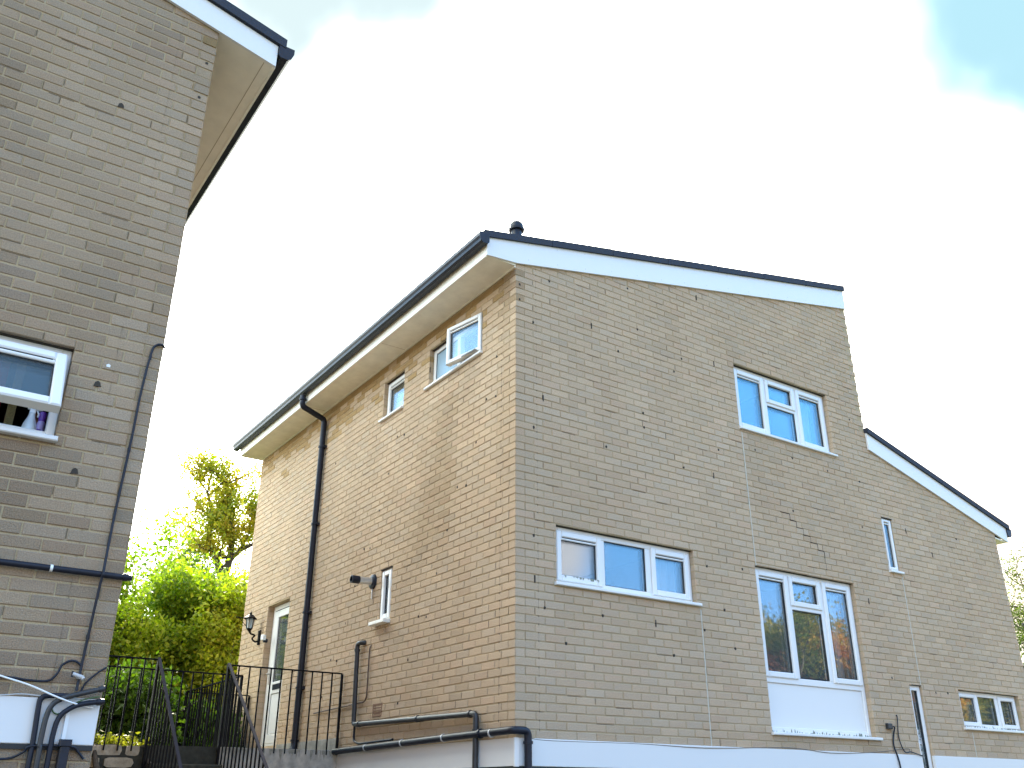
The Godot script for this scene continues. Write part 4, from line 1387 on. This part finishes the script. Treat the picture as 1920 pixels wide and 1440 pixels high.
	pipe("conduit", "leftmost of three curved black conduits, bending over at the band's top", "pipe",
		smooth([Vector3(-3.937, -5.9, c + 0.02), Vector3(-3.937, -5.036, c + 0.02), Vector3(-3.937, -4.915, c + 0.02), Vector3(-3.944, -4.735, c + 0.02), Vector3(-3.938, -4.708, c + 0.02), Vector3(-3.92, -4.694, c + 0.02), Vector3(-3.86, -4.689, c + 0.02), Vector3(-3.80, -4.688, c + 0.01)]), 0.0135, M.black_plastic, [], g)
	pipe("conduit", "middle curved conduit ending in a blue black capped arm", "pipe",
		smooth([Vector3(-3.905, -5.9, c + 0.035), Vector3(-3.902, -5.036, c + 0.035), Vector3(-3.905, -4.928, c + 0.035), Vector3(-3.901, -4.80, c + 0.035), Vector3(-3.884, -4.737, c + 0.04), Vector3(-3.84, -4.703, c + 0.045), Vector3(-3.774, -4.680, c + 0.05), Vector3(-3.645, -4.642, c + 0.05)]), 0.0135, M.grey_plastic,
		[[Vector3(-3.662, -4.647, c + 0.05), Vector3(0.95, 0.3, 0).normalized()]], g)
	pipe("conduit", "rightmost curved conduit ending under the capped arm", "pipe",
		smooth([Vector3(-3.855, -5.9, c + 0.03), Vector3(-3.853, -5.035, c + 0.03), Vector3(-3.851, -4.865, c + 0.03), Vector3(-3.837, -4.793, c + 0.03), Vector3(-3.798, -4.752, c + 0.035), Vector3(-3.742, -4.726, c + 0.04), Vector3(-3.635, -4.708, c + 0.04)]), 0.0135, M.black_plastic,
		[[Vector3(-3.66, -4.712, c + 0.04), Vector3(1, 0.1, 0).normalized()]], g)
	var tb := thing("square_downpipe", "square black downpipe starting below the nearer white band", "drainpipe")
	var q := MB.new()
	q.cham(Vector3(-3.808, -6.7, z), Vector3(-3.762, -4.915, z + 0.055), 0.006)
	obj("tube", q, M.black_plastic, tb)
	q = MB.new()
	q.cham(Vector3(-3.814, -4.935, z), Vector3(-3.757, -4.900, z + 0.061), 0.004)
	obj("collar", q, M.black_plastic, tb)
	q = MB.new()
	q.box(Vector3(-3.806, -4.905, z + 0.014), Vector3(-3.788, -4.757, z + 0.026), Transform3D())
	tag(obj("cable_trunking", q, M.white_paint), "short white cable trunking on the nearer band", "trunking")
	var tap := thing("outside_tap", "small grey metal tap on the nearer wall beside the cable", "tap")
	q = MB.new()
	q.tube([Vector3(-3.775, -4.59, z), Vector3(-3.775, -4.59, z + 0.045)], 0.012, 10)
	q.tube([Vector3(-3.815, -4.578, z + 0.045), Vector3(-3.765, -4.592, z + 0.045), Vector3(-3.758, -4.602, z + 0.05)], 0.010, 10)
	obj("body", q, M.clip_grey, tap)
	q = MB.new()
	q.tube([Vector3(-3.815, -4.565, z + 0.045), Vector3(-3.815, -4.595, z + 0.045)], 0.006, 8)
	obj("lever", q, M.black_plastic, tap)
	# cables on the main front
	var f := 0.012
	pipe("cable", "thin pale cable sagging along the top of the long white band", "cable",
		smooth([Vector3(0.12, -4.70, f), Vector3(0.40, -4.716, f), Vector3(1.39, -4.71, f), Vector3(2.28, -4.722, f + 0.006), Vector3(3.45, -4.686, f), Vector3(4.13, -4.72, f + 0.006), Vector3(4.88, -4.695, f), Vector3(5.5, -4.64, f), Vector3(5.56, -4.665, f)]), 0.0035, mat("cable_brown", Color(0.16, 0.13, 0.10), 0.7))
	pipe("cable", "black cable hanging from a wall box beside the slim light", "cable",
		smooth([Vector3(5.27, -4.41, 0.03), Vector3(5.315, -4.415, 0.03), Vector3(5.30, -4.50, f), Vector3(5.275, -4.62, f), Vector3(5.31, -4.85, 0.03), Vector3(5.32, -5.5, 0.02)]), 0.009, M.black_plastic)
	pipe("cable", "slim black cable curving from the wall to the slim light", "cable",
		smooth([Vector3(5.423, -4.281, 0.0), Vector3(5.422, -4.30, f), Vector3(5.394, -4.523, f), Vector3(5.448, -4.672, 0.022), Vector3(5.563, -4.672, 0.025), Vector3(5.66, -4.69, 0.025), Vector3(5.78, -4.71, 0.022)]), 0.006, M.black_plastic)
	q = MB.new()
	q.cham(Vector3(5.19, -4.435, 0.0), Vector3(5.275, -4.375, 0.04), 0.006)
	tag(obj("junction_box", q, M.grey_plastic), "small dark junction box at the top of the hanging cable", "junction box")

# ---------------------------------------------------------------- fittings
func small_things() -> void:
	# boiler flue
	var fl := thing("boiler_flue", "grey boiler flue with black end pointing out of the side wall", "flue", Vector3(0, -2.86, -2.95))
	var t := Transform3D(Basis(Vector3(0, 1, 0), Vector3(-1, 0, 0), Vector3(0, 0, 1)), Vector3.ZERO)
	var m := MB.new()
	m.lathe([Vector2(0.0, 0.035), Vector2(0.05, 0.035), Vector2(0.085, 0.022), Vector2(0.09, 0.0)], t, 20)
	obj("collar", m, M.black_plastic, fl)
	m = MB.new()
	m.lathe([Vector2(0.042, 0.03), Vector2(0.042, 0.19)], t, 20)
	obj("tube", m, M.metal, fl)
	m = MB.new()
	m.lathe([Vector2(0.044, 0.185), Vector2(0.046, 0.19), Vector2(0.046, 0.285), Vector2(0.036, 0.287), Vector2(0.034, 0.20), Vector2(0.0, 0.20)], t, 20)
	obj("terminal", m, M.black_plastic, fl)
	m = MB.new()
	m.tube([Vector3(-0.01, -0.08, 0), Vector3(-0.012, -0.20, 0)], 0.007, 6)
	obj("drain_stub", m, M.metal, fl)
	# coach lantern
	var L := thing("wall_lantern", "black coach lantern on a curved arm beside the front door", "wall lamp", Vector3(-0.17, -2.93, -6.66))
	m = MB.new()
	m.cham(Vector3(-0.035, -0.19, 0), Vector3(0.035, 0.02, 0.02), 0.008, Transform3D(Basis(Vector3(0, 0, 1), Vector3.UP, Vector3(-1, 0, 0)), Vector3(0.17, -0.02, 0)))
	obj("back_plate", m, M.iron, L)
	m = MB.new()
	m.tube(smooth([Vector3(0.155, -0.15, 0), Vector3(0.11, -0.17, 0), Vector3(0.06, -0.13, 0), Vector3(0.09, -0.08, 0), Vector3(0.03, -0.06, 0), Vector3(0, -0.02, 0)]), 0.013, 8)
	obj("arm", m, M.iron, L)
	m = MB.new()
	m.lathe([Vector2(0.012, -0.03), Vector2(0.035, -0.01), Vector2(0.045, 0.012), Vector2(0.0, 0.012)], Transform3D(), 6)
	for k in 6:
		var a := TAU * k / 6
		var dd := Vector3(cos(a), 0, -sin(a))
		m.tube([dd * 0.045 + Vector3(0, 0.01, 0), dd * 0.066 + Vector3(0, 0.155, 0)], 0.005, 5)
	obj("cage", m, M.iron, L)
	m = MB.new()
	m.lathe([Vector2(0.042, 0.012), Vector2(0.063, 0.153)], Transform3D(), 6)
	obj("pane", m, M.frosted, L)
	m = MB.new()
	m.lathe([Vector2(0.0, 0.15), Vector2(0.105, 0.148), Vector2(0.10, 0.162), Vector2(0.045, 0.205), Vector2(0.022, 0.212), Vector2(0.018, 0.235), Vector2(0.008, 0.245), Vector2(0.0, 0.29)], Transform3D(), 6)
	obj("roof_cap", m, M.iron, L)
	# hanging basket bracket further along
	var B := thing("basket_bracket", "thin black triangular bracket on the wall left of the lantern", "bracket", Vector3(0, -2.70, -7.08))
	m = MB.new()
	m.tube([Vector3(0, 0, 0), Vector3(-0.25, 0.0, 0)], 0.006, 6)
	m.tube([Vector3(0, -0.20, 0), Vector3(-0.2, -0.005, 0)], 0.005, 6)
	m.tube([Vector3(-0.004, 0.03, 0), Vector3(-0.004, -0.23, 0)], 0.006, 6)
	obj("arm", m, M.iron, B)
	# sensor by the door
	var S := thing("security_sensor", "small white and black security sensor on the door jamb", "sensor", Vector3(-0.0, -3.10, -6.33))
	m = MB.new()
	m.tube([Vector3(0.0, -0.02, 0), Vector3(-0.05, -0.02, 0)], 0.03, 10)
	obj("base", m, M.black_plastic, S)
	m = MB.new()
	m.cham(Vector3(-0.03, -0.02, 0.0), Vector3(0.03, 0.055, 0.05), 0.008, Transform3D(Basis(Vector3(0, 0, 1), Vector3.UP, Vector3(-1, 0, 0)).rotated(Vector3.UP, 0.5), Vector3(-0.045, 0.0, 0)))
	obj("head", m, M.white_paint, S)
	# things on the kitchen window board
	var z := 1.4
	var b := thing("spray_bottle", "white trigger spray cleaner bottle standing in the open kitchen window", "bottle", Vector3(-4.262, -3.305, z - 0.175))
	m = MB.new()
	m.lathe([Vector2(0.0, 0.0), Vector2(0.046, 0.0), Vector2(0.050, 0.01), Vector2(0.048, 0.05), Vector2(0.036, 0.11), Vector2(0.020, 0.155), Vector2(0.016, 0.18), Vector2(0.0, 0.18)], Transform3D(Basis().scaled(Vector3(1, 1, 0.6)), Vector3.ZERO), 18)
	obj("body", m, M.bottle_white, b)
	m = MB.new()
	m.cham(Vector3(-0.016, 0.175, -0.012), Vector3(0.016, 0.20, 0.012), 0.003)
	m.cham(Vector3(-0.028, 0.20, -0.012), Vector3(0.05, 0.222, 0.012), 0.004)
	obj("spray_head", m, M.bottle_white, b)
	m = MB.new()
	m.tube([Vector3(0.022, 0.20, 0), Vector3(0.034, 0.18, 0), Vector3(0.032, 0.16, 0)], 0.005, 6)
	obj("trigger", m, M.bottle_white, b)
	m = MB.new()
	m.cham(Vector3(-0.026, 0.02, 0.024), Vector3(0.022, 0.045, 0.031), 0.002)
	obj("print", m, M.bottle_blue, b)
	var j := thing("brown_jug", "brown rounded jug behind the spray bottle in the kitchen window", "jug", Vector3(-4.222, -3.305, z - 0.25))
	m = MB.new()
	m.lathe([Vector2(0.0, 0.0), Vector2(0.03, 0.0), Vector2(0.045, 0.06), Vector2(0.04, 0.12), Vector2(0.025, 0.16), Vector2(0.034, 0.20), Vector2(0.0, 0.20)], Transform3D(), 18)
	obj("body", m, M.brown, j)
	var a := thing("aerosol_can", "slim purple and lilac aerosol can at the right of the kitchen window", "can", Vector3(-4.205, -3.305, z - 0.175))
	m = MB.new()
	m.lathe([Vector2(0.0, 0.0), Vector2(0.021, 0.0), Vector2(0.022, 0.004), Vector2(0.022, 0.125), Vector2(0.017, 0.138)], Transform3D(), 18)
	obj("body", m, M.lilac, a)
	m = MB.new()
	m.lathe([Vector2(0.018, 0.137), Vector2(0.020, 0.14), Vector2(0.020, 0.19), Vector2(0.015, 0.196), Vector2(0.0, 0.196)], Transform3D(), 18)
	obj("cap", m, M.purple, a)
	m = MB.new()
	m.cham(Vector3(-0.018, 0.02, 0.012), Vector3(0.006, 0.085, 0.0225), 0.003)
	obj("print", m, M.purple, a)

# ---------------------------------------------------------------- plants
func plants() -> void:
	var small := leaf_mesh(0.088, 6, 0.085, 21)
	var med := leaf_mesh(0.10, 6, 0.10, 22)
	var lime := [Color(0.10, 0.18, 0.012), Color(0.21, 0.30, 0.014), Color(0.33, 0.41, 0.018), Color(0.45, 0.48, 0.03)]
	var dark := [Color(0.045, 0.085, 0.010), Color(0.08, 0.14, 0.012), Color(0.13, 0.19, 0.015)]
	var gold := [Color(0.22, 0.29, 0.02), Color(0.36, 0.38, 0.022), Color(0.50, 0.42, 0.03), Color(0.55, 0.36, 0.03)]
	var g := "leafy shrubs behind the landing"
	shrub("tall lime green shrub filling the gap behind the railings", Vector3(-0.55, -4.85, -10.6), [[Vector3(0.1, 2.4, 0), Vector3(1.25, 2.0, 1.1)], [Vector3(-1.0, 1.9, 0.4), Vector3(1.0, 1.75, 0.9)], [Vector3(1.0, 1.9, -0.3), Vector3(1.1, 1.75, 1.0)]], 3300, lime, small, 31, g)
	shrub("dark green low shrub right behind the back railing", Vector3(-1.6, -4.9, -7.0), [[Vector3(0, 0.55, 0), Vector3(1.1, 0.75, 0.8)], [Vector3(1.0, 0.45, -0.2), Vector3(0.6, 0.6, 0.7)]], 2000, dark, small, 32, g)
	shrub("brownish green shrub close to the nearer house corner", Vector3(-2.55, -4.85, -9.6), [[Vector3(0, 1.7, 0), Vector3(0.9, 1.75, 0.9)]], 2300, [Color(0.09, 0.10, 0.018), Color(0.15, 0.16, 0.02), Color(0.18, 0.25, 0.018)], small, 33, g)
	shrub("deep green shrub under the forked tree", Vector3(2.2, -4.8, -13.6), [[Vector3(0.6, 2.2, 0), Vector3(1.9, 2.3, 1.4)], [Vector3(-1.6, 2.3, 0.4), Vector3(1.5, 2.2, 1.2)]], 5400, dark, med, 34, g)
	shrub("yellow green shrub tight against the far end of the side wall", Vector3(0.75, -4.85, -10.0), [[Vector3(0, 1.7, 0), Vector3(0.8, 1.75, 0.8)]], 2200, [Color(0.16, 0.22, 0.012), Color(0.30, 0.35, 0.018), Color(0.46, 0.43, 0.03)], small, 35, g)
	# yellow herbs on top of the rubble wall
	shrub("bright yellow green weeds on top of the rubble wall", Vector3(-2.6, -4.74, -4.0), [[Vector3(-0.25, 0.03, 0), Vector3(0.45, 0.10, 0.25)], [Vector3(0.25, 0.03, 0), Vector3(0.3, 0.08, 0.25)]], 160, [Color(0.16, 0.17, 0.02), Color(0.26, 0.23, 0.03)], leaf_mesh(0.045, 5, 0.03, 23), 36)
	forked_tree(gold)
	var thin := leaf_mesh(0.085, 6, 0.09, 24, 0.3)
	tree("birch_tree", "slim pale green birch seen past the right end of the house", "", Vector3(19.0, -6.6, -4.6), 8.2, 0.13, [Color(0.05, 0.08, 0.012), Color(0.09, 0.12, 0.016), Color(0.15, 0.16, 0.025)], 9, 0.16, thin, 41, 3, 0.4, -0.05)
	# trees across the lawn, which the front windows mirror
	var big := leaf_mesh(0.16, 7, 0.16, 25)
	var gr := "autumn trees mirrored in the front windows"
	var orange := [Color(0.20, 0.16, 0.02), Color(0.36, 0.19, 0.02), Color(0.50, 0.22, 0.02), Color(0.44, 0.13, 0.015)]
	var green := [Color(0.08, 0.11, 0.015), Color(0.17, 0.16, 0.02), Color(0.36, 0.24, 0.02)]
	var red := [Color(0.10, 0.04, 0.02), Color(0.17, 0.045, 0.025), Color(0.24, 0.07, 0.03)]
	tree("autumn_tree", "orange autumn tree mirrored in the right of the tall window", gr, Vector3(33.2, -6.8, 19.5), 10.2, 0.24, orange, 12, 0.36, big, 51, 3, 0.3, 0.3, Vector3.ZERO, 5)
	tree("autumn_tree", "green and gold tree mirrored in the middle of the tall window", gr, Vector3(30.4, -6.8, 21.0), 9.6, 0.24, green, 13, 0.36, big, 52, 3, 0.3, 0.3, Vector3.ZERO, 5)
	tree("autumn_tree", "thin half bare tree mirrored in the left of the tall window", gr, Vector3(27.0, -6.8, 20.0), 10.2, 0.17, green, 3, 0.22, big, 53, 3, 0.42, 0.3)
	tree("autumn_tree", "dark red tree mirrored in the left of the tall window", gr, Vector3(27.6, -6.8, 22.0), 7.8, 0.2, red, 11, 0.34, big, 54, 3, 0.4, 0.15, Vector3.ZERO, 5)
	tree("autumn_tree", "dark green tree mirrored in the low right window", gr, Vector3(41.0, -6.8, 19.0), 9.0, 0.25, green, 11, 0.4, big, 55, 3, 0.25, 0.25, Vector3.ZERO, 5)
	for k in 7:
		var nm: Array = [["dark green", green], ["dark red", red]][k % 2 if k < 4 else 0]
		shrub("%s rounded shrub, number %s from the near end of the far border" % [nm[0], ["one", "two", "three", "four", "five", "six", "seven"][k]], Vector3(24.0 + k * 3.6, -6.75, 22.5 - 0.4 * k), [[Vector3(0, 1.4, 0), Vector3(2.2, 1.9 + 0.4 * (k % 3), 1.6)]], 1100, nm[1], big, 60 + k, "rounded shrubs of the far border")

func forked_tree(pal: Array) -> void:
	var r := RandomNumberGenerator.new()
	r.seed = 71
	var fork := Vector3(2.53, 0.0, -17.15)
	var R := Vector3(0.826, 0.0, 0.563)
	var U := Vector3(-0.12, 0.98, 0.15)
	var base := Vector3(2.6, -4.7, -17.6)
	var o := thing("forked_tree", "gold and green tree with a forked trunk rising behind the shrubs", "tree", base)
	var tk := MB.new()
	tk.tube([Vector3(0, -0.4, 0), Vector3(0.05, 2.0, 0.1), fork - base - Vector3(0, 0.7, 0), fork - base], 0.26, 10, 0.17)
	obj("trunk", tk, M.bark, o)
	var tips := []
	var f := fork - base
	var limbs := [[f, f + R * -0.25 + U * 0.55, f + R * -0.46 + U * 1.05, f + R * -0.40 + U * 1.6, f + R * -0.55 + U * 2.2], [f, f + R * 0.12 + U * 0.5, f + R * 0.15 + U * 1.1, f + R * 0.10 + U * 1.8, f + R * -0.05 + U * 2.5], [f + U * 0.3, f + R * 0.4 + U * 0.75, f + R * 0.9 + U * 1.0, f + R * 1.4 + U * 1.5]]
	for l in limbs:
		var b := MB.new()
		b.tube(smooth(l, 3), 0.115 if l.size() > 4 else 0.07, 8, 0.035, false)
		for i in range(1, l.size()):
			for k in 3:
				var dd := (R * r.randf_range(-1, 1) + U * r.randf_range(0.2, 1.0) + Vector3(-0.55, 0, 0.8) * r.randf_range(-0.6, 0.6)).normalized()
				grow(b, l[i], dd, r.randf_range(0.55, 0.85), 0.028, 1, tips, r, 0.3, 3)
		obj("branch", b, M.bark, o)
	var spots := []
	for tp in tips:
		if r.randf() < 0.22: continue
		for i in 9: spots.append(tp + Vector3(r.randfn(), r.randfn(), r.randfn()) * 0.15)
	leaves("crown", o, leaf_mesh(0.085, 5, 0.06, 26, 0.75), spots, pal, 71)
